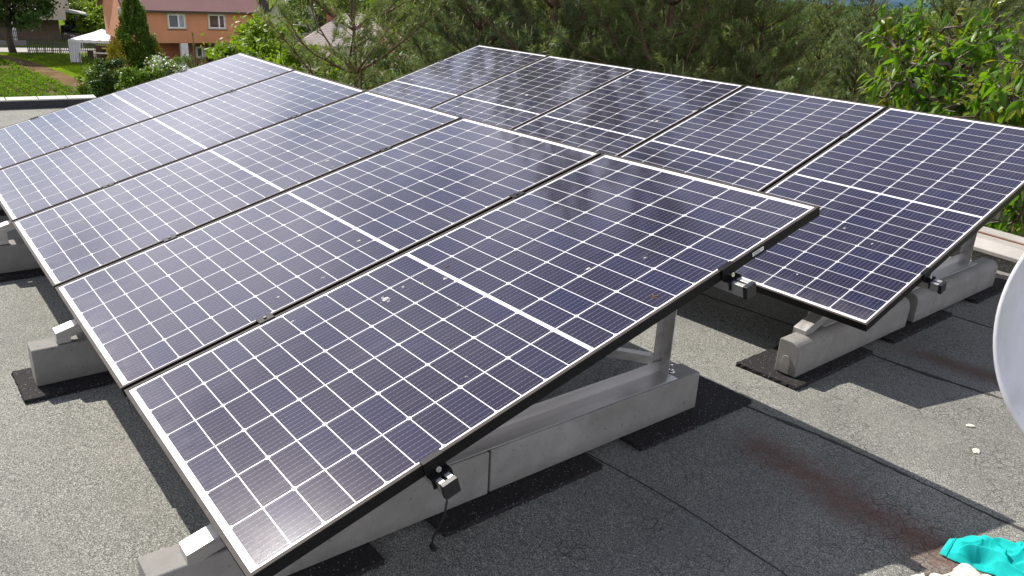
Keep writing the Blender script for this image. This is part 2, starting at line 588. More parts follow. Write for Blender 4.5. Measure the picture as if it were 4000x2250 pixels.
def build_panel():
    """local axes: x up the slope, y along the row, z out of the glass; z = 0 is the top of the frame"""
    root = thing('solar_panel', 'tmp', 'solar panel')
    fr = MB()
    lip, dep, th = 0.011, 0.035, 0.0016
    # lip ring on top (lit grey put into colour) and the deep black sides
    def ring(x0, y0, x1, y1, w, z0, z1, mi):
        fr.box(((x0 + x1) / 2, y0 + w / 2, (z0 + z1) / 2), (x1 - x0, w, z1 - z0), None, mi)
        fr.box(((x0 + x1) / 2, y1 - w / 2, (z0 + z1) / 2), (x1 - x0, w, z1 - z0), None, mi)
        fr.box((x0 + w / 2, (y0 + y1) / 2, (z0 + z1) / 2), (w, y1 - y0 - 2 * w, z1 - z0), None, mi)
        fr.box((x1 - w / 2, (y0 + y1) / 2, (z0 + z1) / 2), (w, y1 - y0 - 2 * w, z1 - z0), None, mi)
    ring(0, 0, PL, PW, lip, -th, 0, 1)
    ring(0.0006, 0.0006, PL - 0.0006, PW - 0.0006, 0.003, -dep, -th - 0.0003, 0)
    ring(0.004, 0.004, PL - 0.004, PW - 0.004, 0.024, -dep, -dep + 0.002, 0)
    f = fr.build('frame', [M_BLACK, M_FRAMETOP], root)
    g = MB()
    z = -0.0024
    e = 0.0040
    g.add([(e, e, z), (PL - e, e, z), (PL - e, PW - e, z), (e, PW - e, z), (e, e, z - 0.004), (PL - e, e, z - 0.004), (PL - e, PW - e, z - 0.004), (e, PW - e, z - 0.004)],
          [(0, 1, 2, 3), (7, 6, 5, 4), (0, 4, 5, 1), (1, 5, 6, 2), (2, 6, 7, 3), (3, 7, 4, 0)])
    g.build('backsheet', M_SHEET, root)
    c = MB()
    zc = z + 0.0004
    pitch, cs = 0.0844, 0.0815
    for half in range(2):
        x0 = 0.0285 if half == 0 else 1.0530
        for i in range(12):
            xa = x0 + i * pitch
            xb = xa + cs
            for j in range(6):
                ya = 0.0190 + j * 0.1674
                yb = ya + 0.1632
                odd = i % 2 == 0
                k1, k2 = (0.0062, 0.0012) if odd else (0.0012, 0.0062)   # wafer corners on the outer side only
                if half: k1, k2 = k2, k1
                c.add([(xa + k1, ya, zc), (xb - k2, ya, zc), (xb, ya + k2, zc), (xb, yb - k2, zc), (xb - k2, yb, zc), (xa + k1, yb, zc), (xa, yb - k1, zc), (xa, ya + k1, zc)],
                      [tuple(range(8))])
    c.build('solar_cells', M_CELL, root, fix=False)
    return root


def near_mat(k):
    s0, s1 = k * (PW + GAP), k * (PW + GAP) + PW
    sag = lambda s: 0.0045 * ((s - 2.65) ** 2 - 2.65 ** 2)
    u = Vector((0, -math.cos(T1), math.sin(T1)))
    s = Vector((s1 - s0, 0, sag(s1) - sag(s0))).normalized()
    n = u.cross(s).normalized()
    s = n.cross(u)
    return Matrix((u, s, n)).transposed().to_4x4(), Vector((s0, 0, sag(s0)))


RZ = Matrix.Rotation(0.0244, 3, 'Z')
OFF = Vector((0.027, -2.5965, -0.0077))


def far_mat(k):
    s0 = k * (PW + GAP)
    u = RZ @ Vector((0, -math.cos(T2), math.sin(T2)))
    s = RZ @ Vector((1, 0, 0))
    n = u.cross(s)
    return Matrix((u, s, n)).transposed().to_4x4(), OFF + s * s0


panel0 = build_panel()
NEARLAB = ['nearest solar panel of the front row, speckled with droppings, white label on its frame',
           'second solar panel from the near end of the front row, facing the sky',
           'middle solar panel of the five in the front row',
           'fourth solar panel from the near end of the front row, pale with sky reflection',
           'farthest solar panel of the front row, its corner below the orange house']
FARLAB = ['nearest solar panel of the back row, partly cut off by the right picture edge',
          'second solar panel from the near end of the back row, below the cherry tree',
          'middle solar panel of the back row, in front of dark pines',
          'fourth solar panel from the near end of the back row, with dark tree reflections',
          'farthest solar panel of the back row, its top corner against the pines']
NEAR, FAR = [], []
for row, labs, mf, lst, grp in ((0, NEARLAB, near_mat, NEAR, 'solar panels of the front row'), (1, FARLAB, far_mat, FAR, 'solar panels of the back row')):
    for k in range(5):
        o = panel0 if (row == 0 and k == 0) else copy_tree(panel0)
        R4, l = mf(k)
        R4.translation = l
        o.matrix_world = R4
        tag(o, labs[k], 'solar panel', grp)
        lst.append(o)
# white serial label on the frame of the nearest panel
b = MB()
b.box((1.758, -0.0006, -0.017), (0.056, 0.0010, 0.013), None, 0)
for i in range(9):
    b.box((1.736 + i * 0.0036, -0.0014, -0.0155), (0.0014 if i % 3 else 0.0022, 0.0006, 0.0045), None, 1)
b.box((1.775, -0.0014, -0.0165), (0.014, 0.0006, 0.0014), None, 1)
b.box((1.752, -0.0014, -0.0207), (0.036, 0.0006, 0.0012), None, 1)
b.build('serial_label', [M_STICK, M_PRINT], NEAR[0])


def on_near(x, y):
    n = np.array([0, math.sin(T1), math.cos(T1)])
    d = ray(x, y)
    P = CAM - d * (CAM @ n) / (d @ n)
    return P[0], -P[1] / math.cos(T1)


def on_far(x, y):
    n = RZ @ Vector((0, math.sin(T2), math.cos(T2)))
    n = np.array(n)
    o = np.array(OFF)
    d = ray(x, y)
    P = CAM + d * ((o - CAM) @ n) / (d @ n) - o
    P = RZ.inverted() @ Vector(P)
    return P[0], -P[1] / math.cos(T2)


def splat(s, u, size, lst, seed, mat=None, name='bird_dropping', ax=1.0):
    rnd = random.Random(seed)
    k = int(s // (PW + GAP))
    if not 0 <= k < 5: return
    y = s - k * (PW + GAP)
    b = MB()
    blobs = [(0, 0, size)] + ([] if name == 'leaf_litter' else [(rnd.gauss(0, size * 1.3), rnd.gauss(0, size * 0.8), size * rnd.uniform(0.12, 0.4)) for _ in range(7)])
    for bx, by, r in blobs:
        n = 11 if name != 'leaf_litter' else 41
        vs = [(u + bx, y + by, 0.0006)]
        for i in range(n):
            a = 6.2832 * i / n
            rr = r * (rnd.uniform(0.65, 1.15) if n == 11 else rnd.choice((0.25, 0.5, 1.0, 1.7)))
            vs.append((u + bx + math.cos(a) * rr * ax, y + by + math.sin(a) * rr, -0.0017))
        b.add(vs, [(0, i + 1, (i + 1) % n + 1) for i in range(n)])
    b.build(name, mat or M_DROP, lst[k])


for i, (x, y, r) in enumerate([(1500, 1152, .012), (1512, 1161, .006), (1260, 1062, .007), (1084, 1137, .006), (1136, 1237, .006), (1786, 1180, .005), (2296, 1041, .008),
                               (1570, 1105, .006), (1645, 1092, .006), (1278, 603, .010), (1299, 627, .007), (1174, 701, .007), (1478, 720, .007), (1056, 583, .006), (1400, 918, .008),
                               (1735, 1073, .008), (1820, 1465, .004), (2520, 1000, .005), (1183, 1163, .005), (300, 905, .004), (540, 470, .006), (920, 450, .006)]):
    s, u = on_near(x, y)
    splat(s, u, r * 0.8, NEAR, i, ax=1.4)
s, u = on_near(2555, 1156)
splat(s, u, .011, NEAR, 77, M_DEBRIS, 'leaf_litter')
s, u = on_near(1744, 1026)
splat(s, u, .006, NEAR, 78, M_DEBRIS, 'leaf_litter')
for i, (x, y, r) in enumerate([(2058, 370, .016), (2453, 299, .012), (2565, 472, .014), (2710, 433, .012), (3299, 890, .006), (3407, 951, .006), (3720, 670, .006), (3115, 1070, .006), (2935, 440, .010)]):
    s, u = on_far(x, y)
    splat(s, u, r * 0.75, FAR, 100 + i, ax=1.4)


# ------------------------------------------------------------------ mounting: clamps, rails, triangles, kerbs, mats
def placer(mf, k, dy=0.0):
    R4, l = mf(k)
    R4 = R4.copy()
    R4.translation = l
    return R4


UC = (0.486, 1.605)


def mid_clamp():
    b = MB()
    b.box((0, 0, 0.0024), (0.055, 0.040, 0.0030), None, 0)
    b.box((0, 0, -0.018), (0.053, 0.017, 0.036), None, 0)
    o = b.build('mid_clamp', M_BLACK, None, 0.0008)
    s = MB()
    s.tube([(0, 0, 0.004), (0, 0, 0.0085)], 0.0060, 10)
    s.build('clamp_bolt', M_DARKALU, o)
    return o


mc0 = mid_clamp()
first = True
ordn = ['first', 'second', 'third', 'fourth']
for rown, mf in (('front', near_mat), ('back', far_mat)):
    for k in range(4):
        for ui, u in enumerate(UC):
            o = mc0 if first else copy_tree(mc0)
            first = False
            M4 = placer(mf, k)
            o.matrix_world = M4 @ Matrix.Translation((u, PW + GAP / 2, 0))
            tag(o, '%s black clamp in the %s gap from the near end, %s row' % (('lower', 'upper')[ui], ordn[k], rown), 'clamp', 'panel clamps of the %s row' % rown)


def end_clamp():
    b = MB()
    w = 0.060
    prof = [(-0.004, 0.0040), (-0.004, 0.0012), (0.012, 0.0012), (0.012, -0.0365), (0.036, -0.0365), (0.036, -0.062), (0.040, -0.062), (0.040, -0.0330), (0.016, -0.0330), (0.016, 0.0040)]
    prof = [(-p[0] + 0.012, p[1]) for p in prof]        # lip over the frame (+y), skirt hangs outside (-y)
    b.prism(prof, (-w / 2, 0, 0), (w / 2, 0, 0), 0, (0, 1, 0), (0, 0, 1))
    o = b.build('end_clamp', M_BLACK, None, 0.0006)
    s = MB()
    s.tube([(0, -0.004, -0.024), (0, -0.020, -0.021)], 0.0075, 12)
    s.tube([(0, -0.020, -0.021), (0, -0.0202, -0.021)], 0.0040, 6)
    s.build('clamp_bolt', M_STEEL, o, smooth=False)
    return o


ec0 = end_clamp()
first = True
for rown, mf in (('front', near_mat), ('back', far_mat)):
    for ui, u in enumerate(UC):
        for end in (0, 1):
            o = ec0 if first else copy_tree(ec0)
            first = False
            M4 = placer(mf, 0 if end == 0 else 4)
            if end == 0:
                o.matrix_world = M4 @ Matrix.Translation((u, -0.003, 0))
            else:
                o.matrix_world = M4 @ Matrix.Translation((u, PW + 0.003, 0)) @ Matrix.Rotation(math.pi, 4, 'Z')
            tag(o, 'black end clamp with bolt at the %s end of the %s rail, %s row' % (('near', 'far')[end], ('lower', 'upper')[ui], rown), 'clamp', 'end clamps')

# rails under the panels
RAILZ = -0.0365


def rail_mesh(L0, L1):
    """hollow rail with a slotted top, along local y"""
    root = thing('mounting_rail', 'tmp', 'rail')
    b = MB()
    w, h = 0.040, 0.040
    prof = [(-w / 2, 0), (-0.005, 0), (-0.005, -0.012), (0.005, -0.012), (0.005, 0), (w / 2, 0), (w / 2, -h), (-w / 2, -h)]
    b.prism(prof, (0, L0, 0), (0, L1, 0), 0, (1, 0, 0), (0, 0, 1))
    b.build('rail_profile', M_ALU, root, 0.0008)
    c = MB()
    c.box((0, L0 + 0.002, -h / 2), (w + 0.004, 0.016, h + 0.004))
    c.build('end_cap', M_DARKALU, root, 0.001)
    return root


RAILS = []
for rown, mf in (('front', near_mat), ('back', far_mat)):
    for ui, u in enumerate(UC):
        L0 = -0.085 if (rown == 'front') else -0.075
        if rown == 'front' and ui == 0: L0 = -0.062
        r = rail_mesh(L0, 2 * PW + GAP + .0) if False else rail_mesh(L0, 5 * PW + 4 * GAP + 0.06)
        if rown == 'front':
            R4 = placer(near_mat, 0)
            R4 = Matrix((Vector((0, -math.cos(T1), math.sin(T1))), Vector((1, 0, -0.0045)), Vector((0, math.sin(T1), math.cos(T1))))).transposed().to_4x4()
            R4.translation = (0, 0, 0)
        else:
            R4 = placer(far_mat, 0)
        r.matrix_world = R4 @ Matrix.Translation((u, 0, RAILZ))
        tag(r, '%s aluminium rail with black end cap under the %s row' % (('lower', 'upper')[ui], rown), 'rail', 'mounting rails under the panels')

# concrete kerbs
M_KERB = M_CONC


def kerb_mesh(seed, rounded):
    rnd = random.Random(seed)
    b = MB()
    w, h, L = 0.100, 0.152, 1.0
    prof = [(0, 0), (w, 0), (w, h)]
    r = 0.046
    if rounded:
        prof = [(w, 0), (w, h - 0.006), (w - 0.006, h)]
        for i in range(7):
            a = math.pi / 2 * i / 6
            prof.append((r - r * math.sin(a), h - r + r * math.cos(a)))
        prof.append((0, 0.0))
    else:
        prof = [(w, 0), (w, h - 0.004), (w - 0.004, h), (0.005, h), (0, h - 0.005), (0, 0)]
    b.prism(prof, (0, 0, 0), (0, -L, 0))
    o = b.build('concrete_kerb', M_KERB, None, 0.004, seg=2)
    if rounded:                       # cast arch on the end face
        b = MB()
        A_ = [(0.032, 0.004)] + [(0.052 - 0.020 * math.cos(math.pi * i / 10), 0.062 + 0.024 * math.sin(math.pi * i / 10)) for i in range(11)] + [(0.072, 0.004)]
        b.prism([(p[0], p[1]) for p in A_], (0, 0.0, 0), (0, 0.007, 0))
        b.build('cast_arch', M_KERB, o, 0.002)
    return o


def put(o, loc, rot=0.0):
    o.location = loc
    o.rotation_euler = (0, 0, rot)
    return o


kerb_sq = kerb_mesh(1, False)
kerb_rd = kerb_mesh(2, True)
used = set()


def kerb(proto, loc, rot, label, grp):
    o = proto
    if proto.name in used: o = copy_tree(proto)
    used.add(o.name)
    put(o, loc, rot)
    return tag(o, label, 'kerb stone', grp)


def mat_mesh(seed, wx, ly):
    """rubber granulate pad: crumbly torn edges"""
    rnd = random.Random(seed)
    b = MB()
    nx, ny = 22, int(ly / 0.014)
    th = 0.019
    pts = []
    for i in range(nx): pts.append((wx * i / nx, 0))
    for i in range(ny): pts.append((wx, -ly * i / ny))
    for i in range(nx): pts.append((wx * (1 - i / nx), -ly))
    for i in range(ny): pts.append((0, -ly * (1 - i / ny)))
    top = [(x + rnd.gauss(0, .0016), y + rnd.gauss(0, .0016), th + rnd.gauss(0, .0006)) for x, y in pts]
    midl = [(x + rnd.gauss(0, .0026), y + rnd.gauss(0, .0026), th * 0.5) for x, y in pts]
    bot = [(x + rnd.gauss(0, .0020), y + rnd.gauss(0, .0020), 0.0) for x, y in pts]
    n = len(pts)
    b.add(top + midl + bot, [tuple(range(n))] + [(k, n + k, n + (k + 1) % n, (k + 1) % n) for k in range(n)] + [(n + k, 2 * n + k, 2 * n + (k + 1) % n, n + (k + 1) % n) for k in range(n)])
    return b.build('rubber_mat', M_RUB)


MT = 0.021
mats0 = mat_mesh(3, 0.30, 0.64)
mfirst = [True]


def rubber(loc, rot, label, grp):
    o = mats0 if mfirst[0] else mats0.copy()
    if not mfirst[0]: COL.objects.link(o)
    mfirst[0] = False
    put(o, loc, rot)
    o.rotation_euler = (0, math.atan(0.03), rot)
    return tag(o, label, 'rubber mat', grp)


# the triangular aluminium supports stand on the kerbs
def support(uy, t, dz, drop, height_off=0.0):
    """local: origin on the kerb top at the low end; -y runs up the slope"""
    root = thing('panel_support', 'tmp', 'panel support')
    b = MB()                               # L-shaped base channel lying on the kerbs
    yl, yh = 0.055, -1.745
    prof = [(0.004, 0), (0.090, 0), (0.090, 0.045), (0.0865, 0.045), (0.0865, 0.003), (0.004, 0.003)]
    b.prism(prof, (0, yl - 0.16, 0.001), (0, yh, 0.001))
    b.build('base_channel', M_ALU, root, 0.0006)
    # sloping beam carrying the rails
    b = MB()
    ct, sn = math.cos(t), math.sin(t)
    hz = lambda y: -dz + (-y) * math.tan(t) - 0.0800 / ct      # top of the beam under the rails
    prof = [(0.0, 0), (0.060, 0), (0.060, -0.040), (0.0, -0.040)]
    a = Vector((0, 0.052, hz(0.052)))
    e = Vector((0, -1.95, hz(-1.95)))
    b.prism(prof, a, e)
    b.build('sloping_beam', M_ALU, root, 0.0006)
    # folded low foot
    b = MB()
    hf = hz(0.03) - 0.030
    b.box((0.030, 0.026, 0.0046 + hf / 2), (0.058, 0.046, hf))
    b.box((0.030, 0.0475, 0.0046 + hf * 0.45), (0.012, 0.004, 0.012))
    b.build('low_foot', M_ALU, root, 0.001)
    # upright flat post with a hole at the high end
    b = MB()
    yp = -1.735
    zt = hz(yp) - 0.004
    w = 0.054
    z0 = 0.006
    # plate across the row, with a real hole near its foot
    xs, hc, hr = 0.0305, (0.085, 0.056), 0.0048
    n = 16
    outer = []
    for i in range(n):
        a_ = 2 * math.pi * i / n
        dx, dzv = math.cos(a_), math.sin(a_)
        m = max(abs(dx) / 0.012, abs(dzv) / 0.02)
        outer.append((hc[0] + dx / m, hc[1] + dzv / m))
    inner = [(hc[0] + hr * math.cos(2 * math.pi * i / n), hc[1] + hr * math.sin(2 * math.pi * i / n)) for i in range(n)]
    for yy in (yp, yp - 0.004):
        vs = [(x_, yy, z_) for x_, z_ in outer + inner]
        b.add(vs, [(i, (i + 1) % n, n + (i + 1) % n, n + i) for i in range(n)])
    xa, xb, za, zb = hc[0] - 0.012, hc[0] + 0.012, hc[1] - 0.02, hc[1] + 0.02
    x0p, x1p = 0.046, 0.098
    b.box(((x0p + xa) / 2, yp - 0.002, (z0 + zt) / 2), (xa - x0p, 0.004, zt - z0))
    b.box(((x1p + xb) / 2, yp - 0.002, (z0 + zt) / 2), (x1p - xb, 0.004, zt - z0))
    b.box(((xa + xb) / 2, yp - 0.002, (z0 + za) / 2), (xb - xa, 0.004, za - z0))
    b.box(((xa + xb) / 2, yp - 0.002, (zb + zt) / 2), (xb - xa, 0.004, zt - zb))
    b.box((0.0965, yp + 0.0175, (z0 + zt) / 2), (0.003, 0.035, zt - z0))
    b.build('post', M_ALU, root)
    b = MB()
    b.tube([(0.062, yp - 0.004, 0.024), (0.062, yp - 0.018, 0.024)], 0.0055, 8)
    b.tube([(0.062, yp - 0.004, 0.024), (0.062, yp - 0.0075, 0.024)], 0.010, 12)
    b.tube([(0.055, yp - 0.030, 0.002), (0.055, yp - 0.030, 0.034)], 0.0050, 8)
    b.tube([(0.055, yp - 0.030, 0.004), (0.055, yp - 0.030, 0.013)], 0.0095, 6)
    b.tube([(0.055, yp - 0.030, 0.0035), (0.055, yp - 0.030, 0.0045)], 0.0135, 14)
    b.build('foot_bolt', M_STEEL, root)
    return root


SX = (0.272, 1.85, 3.42, 4.92)
supnames = ['nearest', 'second nearest', 'third nearest', 'farthest']
for k, x in enumerate(SX):
    z = rz(x)
    kz = z + MT
    sag = 0.0045 * ((x - 2.65) ** 2 - 2.65 ** 2)
    g1 = 'kerb stones under the front row'
    kerb(kerb_sq if k else kerb_sq, (x, -0.866, kz), 0.0, 'square-edged concrete kerb at the high side of the %s front row support' % supnames[k], g1)
    kerb(kerb_sq, (x + 0.002, 0.143, kz - 0.001), -0.004, 'square-edged concrete kerb at the low side of the %s front row support' % supnames[k], g1)
    for j, (y, nm) in enumerate(((0.20, 'low end'), (-0.64, 'middle'), (-1.472, 'high end'))):
        rubber((x - 0.088, y, z + 0.001), 0.0, 'black speckled rubber mat at the %s of the %s front row support' % (nm, supnames[k]), 'rubber mats under the front row')
    topz = kz + 0.152
    sp = support(0, T1, topz - sag, 0)
    sp.location = (x + 0.004, 0, topz)
    tag(sp, 'triangular aluminium support with upright post, %s in the front row' % supnames[k], 'panel support', 'aluminium supports of the front row')
FX = (0.235, 1.75, 3.25, 4.75)
for k, x in enumerate(FX):
    z = rz(x)
    kz = z + MT
    g1 = 'kerb stones under the back row'
    ax = RZ @ Vector((0, -1, 0))
    base = Vector((x - 0.035, -2.43, 0))
    P = lambda d: base + ax * d
    p1 = P(0); p2 = P(1.085)
    kerb(kerb_rd, (p1.x, p1.y, kz), 0.0244, 'round-shouldered concrete kerb at the low side of the %s back row support' % supnames[k], g1)
    kerb(kerb_rd, (p2.x, p2.y, kz), 0.0244, 'round-shouldered concrete kerb at the high side of the %s back row support' % supnames[k], g1)
    for j, (d, nm) in enumerate(((-0.065, 'low end'), (0.78, 'middle'), (1.74, 'high end'))):
        q = P(d)
        rubber((q.x - 0.055, q.y, z + 0.001), 0.0244, 'black speckled rubber mat at the %s of the %s back row support' % (nm, supnames[k]), 'rubber mats under the back row')
    topz = kz + 0.152
    sp = support(0, T2, topz - OFF.z, 0)
    o2 = RZ @ Vector((x, 0, 0)) + OFF
    sp.location = (o2.x - 0.01, o2.y, topz)
    sp.rotation_euler = (0, 0, 0.0244)
    tag(sp, 'triangular aluminium support with upright post, %s in the back row' % supnames[k], 'panel support', 'aluminium supports of the back row')

# flat diagonal brace between the front row supports
b = MB()
b.bar((0.335, -1.655, -0.045), (1.84, -0.75, -0.115), 0.004, 0.045)
b.bar((0.335, -1.640, -0.0235), (1.84, -0.735, -0.0935), 0.032, 0.003)
tag(b.build('brace', M_ALU), 'pale aluminium angle brace running back from the near post of the front row', 'brace')

# black cable hanging out of the lower rail with its plug
t = thing('hanging_cable', 'thin black cable with a plug hanging from the lower rail to the roof', 'cable', (0, 0, 0))
b = MB()
P0 = Vector((-0.062, -0.472, 0.045))
pts = [P0, (-0.035, -0.485, -0.02), (0.02, -0.505, -0.10), (0.075, -0.525, -0.175), (0.115, -0.548, -0.235)]
b.tube(pts, 0.0032, 8)
b.build('wire', M_CABLE, t, smooth=True)
b = MB()
b.tube([(0.112, -0.546, -0.230), (0.120, -0.552, -0.245), (0.136, -0.568, -0.274)], [0.0052, 0.0085, 0.0085], 10)
b.tube([(0.136, -0.568, -0.274), (0.150, -0.585, -0.290)], [0.0062, 0.0062], 10)
b.build('plug', M_CABLE, t, smooth=False)
t = thing('cable', 'short black cable loop behind the lower rail clamp of the front row', 'cable')
b = MB()
b.tube([(0.0, -0.49, 0.075), (0.03, -0.56, 0.02), (0.10, -0.60, -0.02), (0.18, -0.58, 0.02), (0.25, -0.5, 0.06)], 0.0032, 8)
b.build('wire', M_CABLE, t, smooth=True)

# ------------------------------------------------------------------ roof edges
def right_parapet():
    t = thing('parapet', 'low white metal-capped parapet with a rusty line along the right roof edge', 'parapet')
    ang = -0.13
    M_CAP = NB('weathered_white_cap')
    n = M_CAP.noise(5, 5)
    c = M_CAP.ramp(n, [(0.35, (0.29, 0.272, 0.25)), (0.6, (0.38, 0.362, 0.34))])
    sp = M_CAP.ramp(M_CAP.noise(9, 2), [(0.68, 0.0), (0.74, 0.8)])
    M_CAP.set(M_CAP.mix(sp, c, (0.16, 0.10, 0.07)), 0.55)
    M_RUST = plain('rust_line', (0.22, 0.085, 0.03), 0.9, 0, 0.3, 30)
    dx = Vector((1, ang, 0)).normalized()
    sd = Vector((dx.y, -dx.x, 0))       # outward (-y)
    P0 = Vector((0.75, -5.00, 0))
    A, B = P0 - dx * 5.5, P0 + dx * 5.6
    zz = lambda p: rz(p.x)
    def strip(prof, name, m, bev=0.003):
        b = MB()
        vs = []
        for p in (A, B):
            for a_, h_ in prof: vs.append(p + sd * a_ + Vector((0, 0, rz(0.5) + h_)))
        n_ = len(prof)
        b.add(vs, [(k, (k + 1) % n_, n_ + (k + 1) % n_, n_ + k) for k in range(n_)] + [tuple(range(n_ - 1, -1, -1)), tuple(range(n_, 2 * n_))])
        return b.build(name, m, t, bev)
    strip([(0.0, -0.25), (0.0, 0.085), (0.19, 0.085), (0.19, -0.25)], 'upstand', M_FELT, 0)
    strip([(-0.030, 0.088), (-0.030, 0.112), (0.02, 0.165), (0.10, 0.172), (0.10, 0.088)], 'inner_cap', M_CAP.mat)
    strip([(0.101, 0.09), (0.101, 0.177), (0.110, 0.177), (0.110, 0.09)], 'rust_strip', M_RUST, 0)
    strip([(0.111, 0.09), (0.111, 0.184), (0.20, 0.192), (0.22, 0.192), (0.22, 0.05), (0.20, 0.05), (0.20, 0.09)], 'outer_cap', M_CAP.mat)


right_parapet()


def far_parapet():
    t = thing('parapet', 'low dark upstand with four pale coping plates at the far roof edge', 'parapet')
    base = Z(0, 425, rz(10.4))
    a = Z(-700, 452, rz(10.4)); e = Z(248, 418, rz(10.4))
    d = (e - a); d /= np.linalg.norm(d)
    endp = Z(365, 378, rz(10.4) + 0.10)
    L1 = (endp - a) @ d
    n = np.array([d[1], -d[0], 0.0]); n = -n if n[0] < 0 else n
    zt = rz(10.4)
    b = MB()
    A, B = Vector(a), Vector(a + d * L1)
    N = Vector(n)
    b.prism([(0, -0.2), (0, 0.092), (0.20, 0.092), (0.20, -0.2)], A, B, 0, N, (0, 0, 1))
    b.build('upstand', plain('dark_bitumen_sheet', (0.030, 0.030, 0.034), 0.8), t)
    mc = plain('coping_plate', (0.36, 0.355, 0.31), 0.7, 0, 0.1, 3)
    seams = [(20, 391), (142, 383), (252, 378)]
    cuts = [0.0]
    for px, py in seams:
        q = Z(px, py, zt + 0.085)
        cuts.append(float((q - a) @ d))
    cuts.append(L1 + 0.02)
    for i in range(len(cuts) - 1):
        b = MB()
        p, q = a + d * (cuts[i] + 0.006), a + d * (cuts[i + 1] - 0.006)
        b.prism([(-0.012, 0.094), (-0.012, 0.110), (0.22, 0.116), (0.22, 0.094)], Vector(p), Vector(q), 0, N, (0, 0, 1))
        b.build('coping_plate', mc, t)


far_parapet()


# ------------------------------------------------------------------ satellite dish at the right
def dish():
    c = Vector(CAM + 2.35 * np.array(ray(4650, 1350)) / np.linalg.norm(ray(4650, 1350)))
    t = thing('satellite_dish', 'white satellite dish at the right edge, its rim shading the bowl', 'satellite dish', (c.x, c.y, rz(c.x)))
    axis = Vector((-0.34, 0.86, 0.27)).normalized()
    q = axis.to_track_quat('Z', 'Y').to_matrix()
    o = Vector((0, 0, c.z - rz(c.x)))
    R, dep = 0.365, 0.050
    NR, NA = 18, 96
    def ring(r, z, k): 
        a = 2 * math.pi * k / NA
        return o + q @ Vector((r * math.cos(a), r * 1.06 * math.sin(a), z))
    b = MB()
    prof = [(R * i / NR, dep * (i / NR) ** 2 - dep) for i in range(1, NR + 1)]
    prof += [(R + 0.006, 0.002), (R + 0.012, -0.002), (R + 0.013, -0.010), (R + 0.008, -0.014), (R - 0.002, -0.012)]
    prof += [(R * i / NR, dep * (i / NR) ** 2 - dep - 0.006) for i in range(NR - 1, 0, -1)]
    vs = [ring(r, z, k) for r, z in prof for k in range(NA)]
    n = len(prof)
    fs = [(i * NA + k, i * NA + (k + 1) % NA, (i + 1) * NA + (k + 1) % NA, (i + 1) * NA + k) for i in range(n - 1) for k in range(NA)]
    vs += [o + q @ Vector((0, 0, -dep)), o + q @ Vector((0, 0, -dep - 0.006))]
    c0 = n * NA
    fs += [(c0, k, (k + 1) % NA) for k in range(NA)]
    fs += [(c0 + 1, (n - 1) * NA + (k + 1) % NA, (n - 1) * NA + k) for k in range(NA)]
    b.add(vs, fs)
    b.build('bowl', M_DISH, t, smooth=True)
    b = MB()
    for k in range(4):
        a = 0.785 + k * 1.5708
        p = o + q @ Vector((0.10 * math.cos(a), 0.10 * math.sin(a), -dep + 0.006))
        b.tube([p, p + q @ Vector((0, 0, 0.008))], 0.009, 10)
        b.build('bowl_bolt', M_STEEL, t)
        b = MB()
    b = MB()
    b.tube([(-0.0, -0.16, 0), (-0.0, -0.16, o.z + 0.12)], 0.024, 14)
    b.box((0, -0.16, 0.006), (0.26, 0.26, 0.012))
    b.build('mast', M_ALU, t)
    b = MB()
    b.bar(o + q @ Vector((0, -0.40, -0.03)), o + q @ Vector((0, -0.22, 0.50)), 0.022, 0.022)
    b.build('arm', M_WHITEPAINT, t)
    b = MB()
    b.tube([o + q @ Vector((0, -0.22, 0.50)), o + q @ Vector((0, -0.16, 0.43))], [0.028, 0.022], 12)
    b.build('receiver', M_WHITEPAINT, t)
    b = MB()
    b.bar(o + q @ Vector((0, 0, -dep - 0.004)), Vector((0, -0.16, o.z + 0.02)), 0.06, 0.05)
    b.build('bracket', M_ALU, t)


dish()


